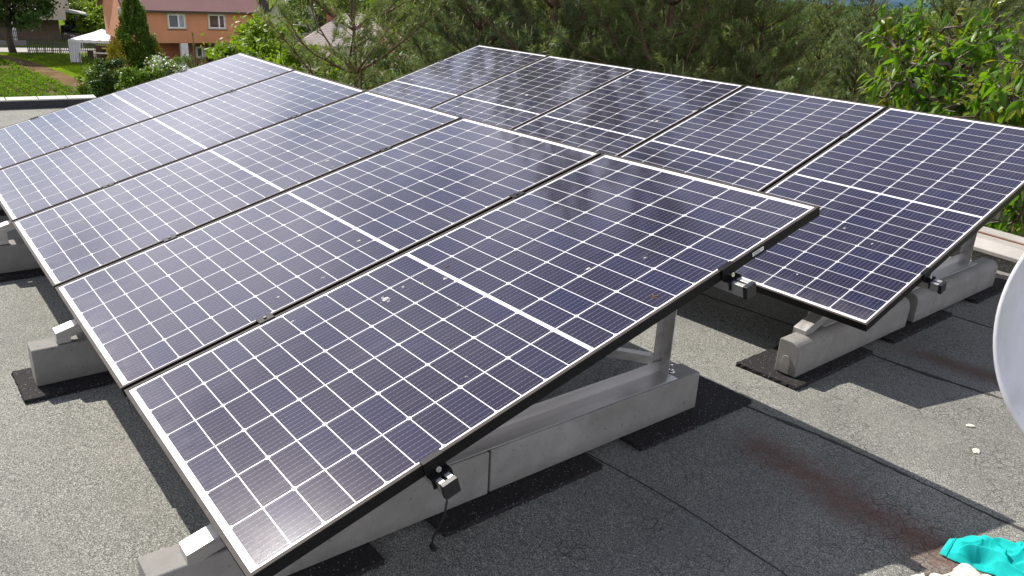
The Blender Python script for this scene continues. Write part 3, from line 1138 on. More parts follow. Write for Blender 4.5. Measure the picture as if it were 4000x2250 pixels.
# ------------------------------------------------------------------ shirt, gloves, chips on the roof
def shirt():
    t = thing('shirt', 'crumpled turquoise shirt dropped on the brown-stained felt', 'shirt')
    b = NB('turquoise_cotton')
    wv = b.noise(380, 2)
    b.set(b.ramp(b.noise(9, 4), [(0.3, (0.004, 0.33, 0.305)), (0.5, (0.004, 0.38, 0.355)), (0.75, (0.008, 0.42, 0.39))]), 0.8, 0, 0.2)
    b.bump(wv, 0.2, 0.001)
    # outlines on the roof: upper edge and lower edge, hem at the left
    top = [(-0.709, -1.868), (-0.735, -1.905), (-0.770, -1.945), (-0.800, -1.985), (-0.860, -2.005), (-0.95, -2.07), (-1.08, -2.16)]
    bot = [(-0.722, -1.770), (-0.765, -1.775), (-0.815, -1.790), (-0.862, -1.806), (-0.93, -1.80), (-1.02, -1.83), (-1.14, -1.90)]
    nu, nv = 190, 110
    V = []
    def samp(pl, s):
        s = s * (len(pl) - 1); i = min(int(s), len(pl) - 2); f = s - i
        return pl[i][0] * (1 - f) + pl[i + 1][0] * f, pl[i][1] * (1 - f) + pl[i + 1][1] * f
    rnd = random.Random(3)
    def crease(s, v, s0, v0, ang, L, w, h):          # a sharp-backed fold running at an angle
        ds, dv = (s - s0) * 1.6, v - v0
        a_ = ds * math.cos(ang) + dv * math.sin(ang)
        c_ = -ds * math.sin(ang) + dv * math.cos(ang) + 0.05 * math.sin(a_ * 9 + s0 * 30)
        side = w if c_ > 0 else w * 0.35
        return h * math.exp(-abs(c_ / side) ** 1.3) * math.exp(-(a_ / L) ** 4)
    CR = [(0.20, 0.40, 0.25, 0.26, 0.10, 0.010), (0.30, 0.68, -0.50, 0.24, 0.12, 0.030), (0.36, 0.28, 0.45, 0.30, 0.09, 0.018), (0.45, 0.52, 1.00, 0.32, 0.08, 0.026),
          (0.52, 0.22, -0.25, 0.24, 0.09, 0.020), (0.55, 0.78, 0.20, 0.26, 0.10, 0.024), (0.62, 0.45, -0.90, 0.32, 0.09, 0.028), (0.70, 0.25, 0.60, 0.28, 0.08, 0.018), (0.75, 0.70, 0.9, .3, .09, .026)]
    CR += [(rnd.random(), rnd.random(), rnd.uniform(-1.4, 1.4), rnd.uniform(.08, .2), rnd.uniform(.025, .05), rnd.uniform(.003, .008)) for _ in range(34)]
    for i in range(nu):
        s = i / (nu - 1)
        xa, ya = samp(top, s); xb, yb = samp(bot, s)
        for j in range(nv):
            v = j / (nv - 1)
            x, y = xa * (1 - v) + xb * v, ya * (1 - v) + yb * v
            edge = min(1.0, 7 * v, 7 * (1 - v)) ** 0.8
            z = 0.004 + 0.016 * edge * (0.55 + 0.45 * min(1, s * 6))
            fade = min(1.0, s * 5 + 0.15) * edge
            for c_ in CR: z += crease(s, v, *c_) * fade
            z -= 0.030 * math.exp(-((v - 0.84) / 0.10) ** 2) * math.exp(-((s - 0.36) / 0.09) ** 2)
            z += 0.0022 * (s < 0.075) - 0.002 * math.exp(-((s - 0.078) / 0.004) ** 2)
            V.append((x, y, rz(x) + max(0.003, z)))
    Fc = [(i * nv + j, i * nv + j + 1, (i + 1) * nv + j + 1, (i + 1) * nv + j) for i in range(nu - 1) for j in range(nv - 1)]
    m = MB(); m.add(V, Fc)
    o = m.build('body', b.mat, t, smooth=True)
    sl = o.modifiers.new('thick', 'SOLIDIFY'); sl.thickness = 0.002; sl.offset = -1
    # sleeve folded back over it
    m = MB()
    nu, nv = 60, 40
    V = []
    for i in range(nu):
        s = i / (nu - 1)
        for j in range(nv):
            v = j / (nv - 1)
            x = -0.845 - 0.17 * s - 0.045 * v
            y = -1.925 - 0.02 * s + 0.115 * (v - 0.35) * (1 + 0.4 * s)
            z = rz(x) + 0.040 + 0.012 * math.sin(math.pi * v) ** 0.6 + 0.006 * math.sin(9 * v + 4 * s) - 0.024 * (1 - s) ** 5 - 0.012 * (abs(v - .5) * 2) ** 4
            z += 0.012 * math.exp(-abs((v - 0.3 - 0.5 * s) / 0.07) ** 1.3) + 0.010 * math.exp(-abs((v - 0.9 + 0.6 * s) / 0.06) ** 1.3)
            V.append((x, y, z))
    m.add(V, [(i * nv + j, i * nv + j + 1, (i + 1) * nv + j + 1, (i + 1) * nv + j) for i in range(nu - 1) for j in range(nv - 1)])
    o = m.build('sleeve', b.mat, t, smooth=True)
    sl = o.modifiers.new('thick', 'SOLIDIFY'); sl.thickness = 0.002; sl.offset = -1
    # stitching along the hem
    m = MB()
    for i in range(26):
        f0, f1 = (i + .15) / 26, (i + .75) / 26
        P_ = []
        for f in (f0, f1):
            xa, ya = samp(top, .060); xb, yb = samp(bot, .060)
            f_ = .06 + .88 * f
            P_.append((xa * (1 - f_) + xb * f_, ya * (1 - f_) + yb * f_, rz(-.72) + .0225 - .006 * (1 - min(1, 14 * f_, 14 * (1 - f_)))))
        m.bar(P_[0], P_[1], .0012, .0008)
    tag(m.build('stitching', plain('dark_teal_thread', (0.0, 0.16, 0.15), .8), t), kind='stuff')


shirt()


def glove(loc, rot, label, badge):
    t = thing('work_glove', label, 'glove', loc, rot, 'work gloves on the roof')
    t.scale = (0.86, 0.86, 0.86)
    b = NB('cream_leather')
    b.set(b.ramp(b.noise(30, 5), [(0.35, (0.52, 0.47, 0.38)), (0.65, (0.66, 0.61, 0.52))]), 0.75, 0, 0.3)
    b.bump(b.noise(160, 3), 0.3, 0.002)
    me = bpy.data.meshes.new('hand')
    verts = [(0, 0, .030), (0.035, 0, .038), (0.075, 0, .036), (0.105, 0, .030)]
    rad = [(.040, .026), (.047, .031), (.046, .029), (.040, .024)]
    edges = [(0, 1), (1, 2), (2, 3)]
    for fy, L in ((-0.033, .062), (-0.011, .078), (0.012, .074), (0.034, .055)):
        b0 = len(verts)
        verts += [(0.115, fy, .030), (0.115 + L * .5, fy * 1.12, .030), (0.115 + L * .95, fy * 1.15, .018)]
        rad += [(.0145, .014), (.0135, .013), (.011, .011)]
        edges += [(3, b0), (b0, b0 + 1), (b0 + 1, b0 + 2)]
    b0 = len(verts)
    verts += [(0.045, -0.052, .026), (0.075, -0.074, .022), (0.098, -0.083, .018)]
    rad += [(.018, .016), (.015, .014), (.012, .012)]
    edges += [(1, b0), (b0, b0 + 1), (b0 + 1, b0 + 2)]
    b0 = len(verts)
    verts += [(-0.035, 0, .030), (-0.075, 0, .032)]
    rad += [(.042, .026), (.046, .029)]
    edges += [(0, b0), (b0, b0 + 1)]
    me.from_pydata(verts, edges, [])
    me.materials.append(b.mat)
    o = bpy.data.objects.new('hand', me)
    COL.objects.link(o)
    o.parent = t
    sk = o.modifiers.new('skin', 'SKIN')
    for i, v in enumerate(me.skin_vertices[0].data):
        v.radius = rad[i]
    me.skin_vertices[0].data[0].use_root = True
    o.modifiers.new('sub', 'SUBSURF').render_levels = 2
    o.modifiers['sub'].levels = 2
    # turned-back cuff band
    m = MB()
    n = 28
    V = []
    for xx, k in ((-0.048, 0.93), (-0.062, 0.99), (-0.082, 1.03), (-0.094, 1.06), (-0.0955, 1.0), (-0.07, 0.9)):
        for i in range(n):
            a = 2 * math.pi * i / n
            kk = k * (1 + 0.035 * math.sin(3 * a + xx * 60) + 0.02 * math.sin(7 * a))
            V.append((xx + 0.004 * math.sin(2 * a), math.cos(a) * .047 * kk, .030 + math.sin(a) * .028 * kk))
    m.add(V, [(r * n + i, r * n + (i + 1) % n, (r + 1) * n + (i + 1) % n, (r + 1) * n + i) for r in range(5) for i in range(n)])
    m.build('cuff', b.mat, t, smooth=True)
    if badge:
        m = MB()
        gm = plain('grey_print', (0.16, 0.145, 0.14), 0.8, 0, 0.2, 90)
        lm = plain('pale_print', (0.40, 0.37, 0.34), 0.8)
        pts = [(-0.017, -0.013), (0.017, -0.011), (0.015, 0.013), (-0.014, 0.013)]
        def P(u, v, h):                      # shield-shaped print on the back of the hand
            return (0.045 + u, 0.004 + v, 0.0720 - 5.5 * v * v - 2.5 * u * u + h)
        k = 8
        V = []
        for i in range(k + 1):
            for j in range(k + 1):
                f, g = i / k, j / k
                u = (pts[0][0] * (1 - f) + pts[1][0] * f) * (1 - g) + (pts[3][0] * (1 - f) + pts[2][0] * f) * g
                v = (pts[0][1] * (1 - f) + pts[1][1] * f) * (1 - g) + (pts[3][1] * (1 - f) + pts[2][1] * f) * g
                V.append(P(u, v, 0.0006))
        m.add(V, [(i * (k + 1) + j, (i + 1) * (k + 1) + j, (i + 1) * (k + 1) + j + 1, i * (k + 1) + j + 1) for i in range(k) for j in range(k)], 0)
        for f in (-0.34, 0.33):
            for s0 in range(6):
                a, e = -0.0125 + s0 * .0042, -0.0125 + (s0 + 1) * .0042
                m.bar(P(f * 0.017, a, .0012), P(f * 0.017, e, .0012), .0011, .0005, 1)
        for g in (-0.3, 0.35):
            for s0 in range(6):
                a, e = -0.015 + s0 * .005, -0.015 + (s0 + 1) * .005
                m.bar(P(a, g * 0.013, .0012), P(e, g * 0.013, .0012), .0011, .0005, 1)
        m.build('print', [gm, lm], t)
    return t


glove((-0.818, -1.640, rz(-0.818)), math.radians(80), 'cream work glove with a grey printed badge beside the turquoise shirt', True)
glove((-0.872, -1.640, rz(-0.87) + 0.001), math.radians(78), 'plain cream work glove at the bottom edge, in front of the badged glove', False)

M_CHIP = plain('pale_chip', (0.62, 0.56, 0.46), 0.9, 0, 0.15, 60, 0.5, 120)
for i, (x, y, l, sx) in enumerate([(-0.425, -2.665, 'rounded white stone chip on the sunlit felt, farther from the shirt', .017), (-0.522, -2.485, 'pointed white stone chip on the sunlit felt, nearer the shirt', .019)]):
    rnd = random.Random(i + 4)
    bm = bmesh.new()
    bmesh.ops.create_icosphere(bm, subdivisions=2, radius=1)
    for v in bm.verts:
        k = rnd.uniform(0.8, 1.15)
        v.co = Vector((v.co.x * sx * k, v.co.y * sx * 0.65 * k, v.co.z * 0.005 * k))
    me = bpy.data.meshes.new('stone_chip'); bm.to_mesh(me); bm.free()
    me.materials.append(M_CHIP)
    o = bpy.data.objects.new('stone_chip', me); COL.objects.link(o)
    o.location = (x, y, rz(x) + 0.004); o.rotation_euler = (0, 0, 0.9 + i)
    tag(o, l, 'stone', 'stone chips on the roof')
#SPLIT

# ================================================================== BEYOND THE ROOF
# ------------------------------------------------------------------ leaf and needle colours
ML_PINE = leafmat('pine_needles', (0.115, 0.165, 0.058), (0.250, 0.285, 0.110), 0.48, 0.42, 0.45, 0.6)
ML_PINE2 = leafmat('blue_pine_needles', (0.100, 0.150, 0.075), (0.215, 0.260, 0.130), 0.48, 0.42, 0.45, 0.6)
ML_CANDLE = leafmat('pine_candles', (0.30, 0.33, 0.14), (0.42, 0.40, 0.20), 0.3, 0.5, 0.3, 2)
ML_SPRUCE = leafmat('spruce_sprays', (0.06, 0.13, 0.020), (0.13, 0.22, 0.030), 0.35, 0.5, 0.3, 0.8)
ML_BRIGHT = leafmat('fresh_leaves', (0.14, 0.24, 0.012), (0.25, 0.34, 0.018), 0.45, 0.5, 0.3, 0.6)
ML_MID = leafmat('green_leaves', (0.095, 0.175, 0.014), (0.18, 0.27, 0.022), 0.40, 0.5, 0.3, 0.5)
ML_DARK = leafmat('dark_leaves', (0.034, 0.075, 0.012), (0.065, 0.120, 0.020), 0.35, 0.5, 0.3, 0.4)
ML_PALE = leafmat('pale_leaves', (0.11, 0.17, 0.055), (0.18, 0.24, 0.085), 0.40, 0.5, 0.3, 0.3)
ML_THUJA = leafmat('thuja_sprays', (0.060, 0.118, 0.014), (0.125, 0.190, 0.028), 0.30, 0.55, 0.2, 1.5)
ML_GOLD = leafmat('golden_thuja_sprays', (0.22, 0.19, 0.010), (0.36, 0.28, 0.015), 0.30, 0.55, 0.2, 2.0)
ML_CHERRY = leafmat('cherry_leaves', (0.075, 0.195, 0.011), (0.190, 0.330, 0.016), 0.62, 0.38, 0.4, 1.6)
ML_CHERRYY = leafmat('young_cherry_leaves', (0.20, 0.30, 0.015), (0.33, 0.29, 0.025), 0.45, 0.35, 0.45, 1.6)
ML_POTATO = leafmat('field_leaves', (0.090, 0.19, 0.010), (0.18, 0.30, 0.014), 0.45, 0.8, 0.05, 0.35)
M_BLOSSOM = plain('white_blossom', (0.72, 0.72, 0.62), 0.8, 0, 0.1, 5)
M_FRUIT = plain('red_cherries', (0.42, 0.02, 0.012), 0.25, 0, 0.2, 30)


def unit(v):
    return v / np.maximum(1e-9, np.linalg.norm(v, axis=-1, keepdims=True))


def quads(C, D, N, L, Wd):
    """leaf-shaped four-corner faces: centres C, directions D, face normals N"""
    D = unit(D)
    Sd = unit(np.cross(D, N))
    L = L[:, None]; Wd = Wd[:, None]
    return np.stack([C - D * L * .5, C + Sd * Wd * .5 - D * L * .05, C + D * L * .5, C - Sd * Wd * .5 - D * L * .05], 1)


def tree_root(name, label, cat, loc, rot, group):
    return thing(name, label, cat, loc, rot, group)


def pine(seed, H, cb, R, needles=30, branches=5, step=0.62, nl=0.098, nw=0.0105, shootdens=1.0, lean=(0, 0), mat=None, profile=0.8, candle=0.12, droop=0.0):
    """returns (trunk MB, needle array, material index array); base at the origin"""
    g = np.random.default_rng(seed)
    T = MB()
    n = 10
    zs = np.linspace(0, H, n)
    bend = g.normal(0, 0.012 * H, (n, 2)).cumsum(0) * 0.25
    tp = np.c_[lean[0] * zs + bend[:, 0] - bend[0, 0], lean[1] * zs + bend[:, 1] - bend[0, 1], zs]
    r0 = 0.0065 * H + 0.02
    T.tube(tp, [r0 * (1 - 0.93 * (z / H)) for z in zs], 8)
    at = lambda z: np.array([np.interp(z, zs, tp[:, 0]), np.interp(z, zs, tp[:, 1]), z])
    shoots, dirs, sl = [], [], []
    z = cb
    a0 = g.random() * 6.28
    while z < H - 0.15:
        f = (z - cb) / (H - cb)
        nb = max(3, int(round(branches * (1 - 0.35 * f) + g.normal(0, .6))))
        a0 += 0.8
        for k in range(nb):
            Lb = R * (1 - f) ** profile * g.uniform(0.7, 1.12) + 0.28
            if f < 0.15: Lb *= g.uniform(0.5, 1.0)
            a = a0 + 6.28 * k / nb + g.normal(0, .22)
            el = 0.12 + 0.55 * f - droop + g.normal(0, .1)
            m = 6
            pts = [at(z)]
            d = np.array([math.cos(a) * math.cos(el), math.sin(a) * math.cos(el), math.sin(el)])
            for i in range(m):
                d = unit(d + np.array([0, 0, 0.09]) + g.normal(0, .09, 3))
                pts.append(pts[-1] + d * Lb / m)
            rb = 0.008 + 0.010 * Lb
            T.tube(pts, [rb * (1 - 0.85 * i / m) for i in range(m + 1)], 5)
            pts = np.array(pts)
            # side twigs
            ns = max(4, int(Lb * 8.5 * shootdens))
            for q in range(ns):
                u = g.uniform(0.08, 1.0)
                j = min(m - 1, int(u * m)); fr = u * m - j
                p = pts[j] * (1 - fr) + pts[j + 1] * fr
                dd = unit(pts[j + 1] - pts[j])
                side = unit(np.cross(dd, [0, 0, 1])) * g.choice([-1, 1])
                dd = unit(dd * g.uniform(.5, 1.0) + side * g.uniform(0.3, 1.0) + np.array([0, 0, g.uniform(-.1, .35)]))
                Lt = (0.22 + 0.30 * (1 - u) * Lb) * g.uniform(.6, 1.2)
                Lt = min(Lt, 0.95)
                e = p + dd * Lt + np.array([0, 0, .06 * Lt])
                T.tube([p, e], [0.0085, 0.004], 4, cap=False)
                nsub = max(2, int(Lt / 0.085))
                for w in range(nsub):
                    uu = (w + 1) / nsub
                    ps = p + (e - p) * uu
                    sd = unit(dd * 0.8 + g.normal(0, .45, 3) + np.array([0, 0, .45]))
                    shoots.append(ps); dirs.append(sd); sl.append(g.uniform(.10, .21))
            shoots.append(pts[-1]); dirs.append(unit(d + [0, 0, .5])); sl.append(.22)
        z += step * (1 - 0.35 * f) * g.uniform(.8, 1.2)
    shoots.append(at(H)); dirs.append(np.array([0, 0, 1.])); sl.append(.4)
    P = np.array(shoots); Dv = unit(np.array(dirs)); Ls = np.array(sl)
    ntip = len(P)
    # needles
    tt = g.random((ntip, needles))
    ph = g.random((ntip, needles)) * 6.283
    A = unit(np.cross(Dv, g.normal(0, 1, (ntip, 3))))
    B = np.cross(Dv, A)
    base = P[:, None] + Dv[:, None] * (Ls[:, None] * tt)[..., None]
    nd = Dv[:, None] * g.uniform(.45, 1.1, (ntip, needles))[..., None] + A[:, None] * np.cos(ph)[..., None] + B[:, None] * np.sin(ph)[..., None]
    nd = unit(nd)
    ln = nl * g.uniform(.7, 1.25, (ntip, needles))[..., None]
    wv = unit(np.cross(nd, g.normal(0, 1, (ntip, needles, 3)))) * nw
    tri = np.stack([base - wv * .5, base + wv * .5, base + nd * ln], 2).reshape(-1, 3, 3)
    mi = np.zeros(len(tri), int)
    # candles
    pick = g.random(ntip) < candle
    cp = P[pick] + Dv[pick] * Ls[pick][:, None]
    k = len(cp)
    if k:
        cdv = unit(Dv[pick] * .4 + np.array([0, 0, 1.0]) + g.normal(0, .15, (k, 3)))
        cl = g.uniform(.06, .17, k)[:, None]
        out = []
        for r in range(7):
            a = g.random((k, 1)) * 6.283
            s1 = unit(np.cross(cdv, g.normal(0, 1, (k, 3))))
            b0 = cp + cdv * cl * (r / 8)
            tip = cp + cdv * cl * (r / 8 + .42) + s1 * .014
            w = np.cross(cdv, s1) * .008
            out.append(np.stack([b0 - w, b0 + w, tip], 1))
        ctri = np.concatenate(out)
        tri = np.concatenate([tri, ctri]); mi = np.concatenate([mi, np.ones(len(ctri), int)])
    return T, tri, mi


def make_pine(name, label, loc, rot, group, cat='pine tree', leaf=ML_PINE, **kw):
    root = tree_root(name, label, cat, loc, rot, group)
    T, tri, mi = pine(**kw)
    T.build('trunk', M_BARK, root, smooth=True, fix=False)
    leafmesh('crown', tri, 3, [leaf, ML_CANDLE], root, mi)
    return root


def blobs_tree(seed, H, trunk_h, R, nleaf, lsize, clumps=60, shape='round', spread=0.30, zc=None, rz_=None, droop=0.3):
    """limbs with leaf clumps: returns (trunk MB, quads)"""
    g = np.random.default_rng(seed)
    T = MB()
    zc = zc if zc is not None else (H + trunk_h) / 2
    hz = rz_ if rz_ is not None else (H - trunk_h) / 2
    C = []
    for k in range(clumps):
        v = unit(g.normal(0, 1, 3))
        r = g.uniform(.45, 1.0) ** .6
        if shape == 'dome' and v[2] < -0.2: v[2] *= 0.3
        c = np.array([v[0] * R * r, v[1] * R * r, zc + v[2] * hz * r])
        C.append(c)
    C = np.array(C)
    top = np.array([0, 0, trunk_h + 0.35 * (H - trunk_h)])
    r0 = 0.022 * H + 0.02
    T.tube([(0, 0, -0.1), (0.02 * H, 0, trunk_h * .6), (0, 0.01 * H, trunk_h), top], [r0 * 1.25, r0, r0 * .85, r0 * .3], 9)
    for k in range(0, clumps, 2):
        s = np.array([0, 0, trunk_h * g.uniform(.75, 1.0) + g.uniform(0, .25) * (H - trunk_h)])
        mid = s * .45 + C[k] * .55 + np.array([0, 0, -.04 * H])
        T.tube([s, mid, C[k]], [r0 * .32, r0 * .18, r0 * .05], 5, cap=False)
    idx = g.integers(0, clumps, nleaf)
    sz = R * spread
    off = g.normal(0, 1, (nleaf, 3))
    off = unit(off) * (np.abs(g.normal(0, .55, (nleaf, 1))) + .25)
    P = C[idx] + off * sz * g.uniform(.55, 1.2, clumps)[idx][:, None] * np.array([1, 1, .7])
    D = g.normal(0, 1, (nleaf, 3)) + np.array([0, 0, -droop])
    N = unit(g.normal(0, .8, (nleaf, 3)) + np.array([0, 0, .9]) + unit(P - np.array([0, 0, zc])) * .5)
    L = lsize * g.uniform(.7, 1.3, nleaf)
    return T, quads(P, D, N, L, L * .62)


def make_tree(name, label, cat, loc, leaf, group=None, bark=None, rot=0.0, **kw):
    root = tree_root(name, label, cat, loc, rot, group)
    T, q = blobs_tree(**kw)
    T.build('trunk' if kw['trunk_h'] > .6 else 'stems', bark or M_BARKD, root, smooth=True, fix=False)
    leafmesh('crown' if kw['trunk_h'] > .6 else 'foliage', q, 4, leaf, root)
    return root


def cone_tree(name, label, loc, H, R, leaf, seed, n=5000, size=0.22, group=None, power=0.85, cat='conifer', round_top=False):
    g = np.random.default_rng(seed)
    root = tree_root(name, label, cat, loc, 0, group)
    T = MB()
    T.tube([(0, 0, -.1), (0, 0, H * .9)], [.03 * H * .5 + .02, .01], 7)
    T.build('trunk', M_BARKD, root)
    nb = 150
    ang = g.random(nb) * 6.283
    zz = H * (g.random(nb) ** 1.35) * .97
    bulge = g.uniform(.72, 1.12, nb)
    i = g.integers(0, nb, n)
    f = zz[i] / H
    prof = (1 - f) ** power if not round_top else np.sqrt(np.maximum(0.02, 1 - f ** 2.4)) * (0.72 + .28 * np.minimum(1, f * 3))
    rr = R * prof * bulge[i] * np.sqrt(g.uniform(.25, 1, n))
    a = ang[i] + g.normal(0, .22, n) * (1 - .3 * f)
    z = zz[i] + g.normal(0, .035 * H, n)
    z = np.clip(z, 0.02, H)
    P = np.c_[np.cos(a) * rr, np.sin(a) * rr, z + .12 * rr]
    out = np.c_[np.cos(a), np.sin(a), np.zeros(n)]
    D = out * g.uniform(.25, 1.0, (n, 1)) + np.array([0, 0, 1]) * g.uniform(.3, 1.1, (n, 1)) + g.normal(0, .35, (n, 3))
    N = g.normal(0, 1, (n, 3)) + out * .6
    L = size * g.uniform(.6, 1.3, n) * (1 - .45 * f)
    leafmesh('foliage', quads(P, D, N, L, L * .5), 4, leaf, root)
    return root


# ------------------------------------------------------------------ terrain
def terrain():
    b = NB('lawn')
    n = b.noise(0.35, 6, 0.6)
    n2 = b.noise(6, 5, 0.65)
    c = b.ramp(n, [(0.3, (0.085, 0.140, 0.010)), (0.55, (0.130, 0.195, 0.012)), (0.75, (0.175, 0.210, 0.022))])
    c = b.mix(b.ramp(n2, [(0.35, 0.5), (0.6, 0.0)]), c, (0.050, 0.095, 0.008))
    b.set(c, 0.95, 0, 0.0)
    b.bump(n2, 0.8, 0.06)
    m = MB()
    R_ = 9000
    N_ = 48
    m.add([(0, 0, GZ)] + [(R_ * math.cos(6.2832 * i / N_), R_ * math.sin(6.2832 * i / N_), GZ) for i in range(N_)], [(0, 1 + i, 1 + (i + 1) % N_) for i in range(N_)])
    tag(m.build('ground', b.mat), kind='structure')
    # wooded hills across the valley, distance haze put into their blue colour
    hm = plain('haze_blue_forest', (0.045, 0.085, 0.115), 1.0, 0, 0.45, 0.012, spec=0)
    m = MB()
    g = np.random.default_rng(8)
    az0, az1, na, nr = math.radians(-95), math.radians(25), 70, 8
    V = []
    ph = g.random(6) * 6
    for j in range(nr):
        for i in range(na):
            a = az0 + (az1 - az0) * i / (na - 1)
            r = 1300 + 260 * j
            h = 110 * math.sin(math.pi / 2 * min(1, j / 6)) * (1 + .25 * math.sin(5 * a + ph[0]) + .15 * math.sin(13 * a + ph[1]) + .05 * math.sin(41 * a + ph[2]))
            V.append((r * math.cos(a), r * math.sin(a), GZ - 3 + h + g.normal(0, 2)))
    m.add(V, [(j * na + i, j * na + i + 1, (j + 1) * na + i + 1, (j + 1) * na + i) for j in range(nr - 1) for i in range(na - 1)])
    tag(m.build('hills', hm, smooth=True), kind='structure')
    # tilled path beside the vegetable field, road beyond
    def sheet(name, px, mat_, dz):
        m = MB()
        P = [Z(x, y) for x, y in px]
        m.add([(p[0], p[1], GZ + dz) for p in P], [tuple(range(len(P)))])
        return tag(m.build(name, mat_), kind='structure')
    sheet('path', [(-160, 226), (0, 240), (60, 254), (130, 277), (200, 307), (280, 347), (345, 385), (430, 385), (400, 352), (330, 321), (250, 289), (180, 261), (100, 235), (0, 214), (-160, 203)], M_SOIL, 0.02)
    sheet('field', [(-700, 236), (-160, 236), (0, 237), (60, 252), (130, 280), (235, 325), (335, 374), (300, 420), (-100, 640), (-900, 700)], plain('field_soil', (0.125, 0.09, 0.055), 0.95, 0, 0.4, 1.0, 0.6, 5, spec=0.0), 0.012)
    sheet('road', [(-300, 181), (0, 184), (130, 187), (300, 190), (470, 192), (560, 192), (560, 205), (430, 205), (270, 207), (112, 206), (0, 203), (-300, 200)], M_ROADM, 0.024)


terrain()


def potato_field():
    g = np.random.default_rng(21)
    a, bq, c_, d_ = Z(-420, 238), Z(40, 248), Z(345, 378), Z(-420, 640)
    # rows parallel to the path edge
    e0 = Z(40, 251); e1 = Z(325, 374)
    dr = (e1 - e0)[:2]; L = np.linalg.norm(dr); dr = dr / L
    nr = np.array([-dr[1], dr[0]])
    if nr @ (Z(-100, 400) - e0)[:2] < 0: nr = -nr
    P = []
    for r in range(34):
        for k in range(int((L + 26) / 0.30)):
            s = -6 + k * 0.30 + g.normal(0, .06)
            if g.random() < 0.05: continue
            o = r * 0.70 + 0.25 + g.normal(0, .07)
            if math.sin(s * .35 + r * .6) + math.sin(r * 1.7 - s * .13) > 1.72: continue
            P.append([*(e0[:2] + dr * s + nr * o), g.uniform(.7, 1.25)])
    P = np.array(P)
    per = 22
    n = len(P) * per
    i = np.repeat(np.arange(len(P)), per)
    off = g.normal(0, 1, (n, 3)) * np.array([.14, .14, .09])
    h = np.abs(g.normal(.17, .09, n)) * P[i, 2]
    C = np.c_[P[i, 0] + off[:, 0] * P[i, 2], P[i, 1] + off[:, 1] * P[i, 2], GZ + .03 + h]
    D = g.normal(0, 1, (n, 3)) * np.array([1, 1, .4])
    N = g.normal(0, .55, (n, 3)) + np.array([0, 0, 1])
    Ls = g.uniform(.10, .19, n)
    o = leafmesh('field_plants', quads(C, D, N, Ls, Ls * .7), 4, ML_POTATO, None)
    tag(o, 'rows of low leafy vegetable plants in the field beside the soil path', 'plants', kind='stuff')


potato_field()


def grass_tufts():
    g = np.random.default_rng(4)
    a = [Z(x, y) for x, y in [(0, 208), (110, 213), (300, 214), (430, 230), (470, 330), (440, 356), (330, 300), (150, 233)]]
    poly = np.array(a)[:, :2]
    mn, mx = poly.min(0), poly.max(0)
    pts = g.uniform(mn, mx, (60000, 2))
    inside = np.zeros(len(pts), bool)
    j = len(poly) - 1
    for i in range(len(poly)):
        xi, yi = poly[i]; xj, yj = poly[j]
        c = ((yi > pts[:, 1]) != (yj > pts[:, 1])) & (pts[:, 0] < (xj - xi) * (pts[:, 1] - yi) / (yj - yi + 1e-12) + xi)
        inside ^= c
        j = i
    pts = pts[inside][:26000]
    n = len(pts)
    h = g.uniform(.05, .13, n)
    C = np.c_[pts, GZ + h * .5]
    D = np.array([0, 0, 1]) + g.normal(0, .35, (n, 3))
    N = g.normal(0, 1, (n, 3)) * np.array([1, 1, .2])
    o = leafmesh('grass', quads(C, D, N, h * 1.2, np.full(n, .05)), 4, leafmat('grass_blades', (0.11, 0.19, 0.010), (0.19, 0.26, 0.015), .35, .5, .2, .3), None)
    tag(o, 'mown grass strip between the soil path and the party tent', 'grass', kind='stuff')


grass_tufts()

# ------------------------------------------------------------------ the orange house
M_ORANGE = plain('orange_render', (0.53, 0.225, 0.122), 0.9, 0, 0.10, 0.7)
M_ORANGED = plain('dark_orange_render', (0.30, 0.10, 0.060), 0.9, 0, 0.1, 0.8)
M_ROOFR = plain('red_brown_roofing', (0.22, 0.105, 0.095), 0.75, 0, 0.1, 0.5)
M_GUTTER = plain('dark_brown_metal', (0.035, 0.020, 0.018), 0.5)
M_TRIM = plain('cream_trim', (0.50, 0.43, 0.36), 0.85)
M_UPVC = plain('white_window_frame', (0.72, 0.73, 0.76), 0.4)


def glass_mat(name, col, rough=0.08):
    b = NB(name)
    b.set(b.ramp(b.noise(1.5, 3), [(0.3, tuple(c * .7 for c in col)), (0.7, col)]), rough, 0, 0.6)
    return b.mat


M_GLASSD = glass_mat('dark_window_glass', (0.04, 0.045, 0.06))
M_GLASSG = glass_mat('curtained_glass', (0.16, 0.16, 0.20))
M_GLASSW = glass_mat('white_curtained_glass', (0.36, 0.38, 0.44))
M_GLASSR = glass_mat('red_curtained_glass', (0.10, 0.055, 0.06))


def local_house(name, label, cat, origin, e1):
    """Empty at origin whose local x runs along e1 (to the right as seen), local y away from us"""
    ang = math.atan2(e1[1], e1[0])
    return thing(name, label, cat, tuple(origin), ang)


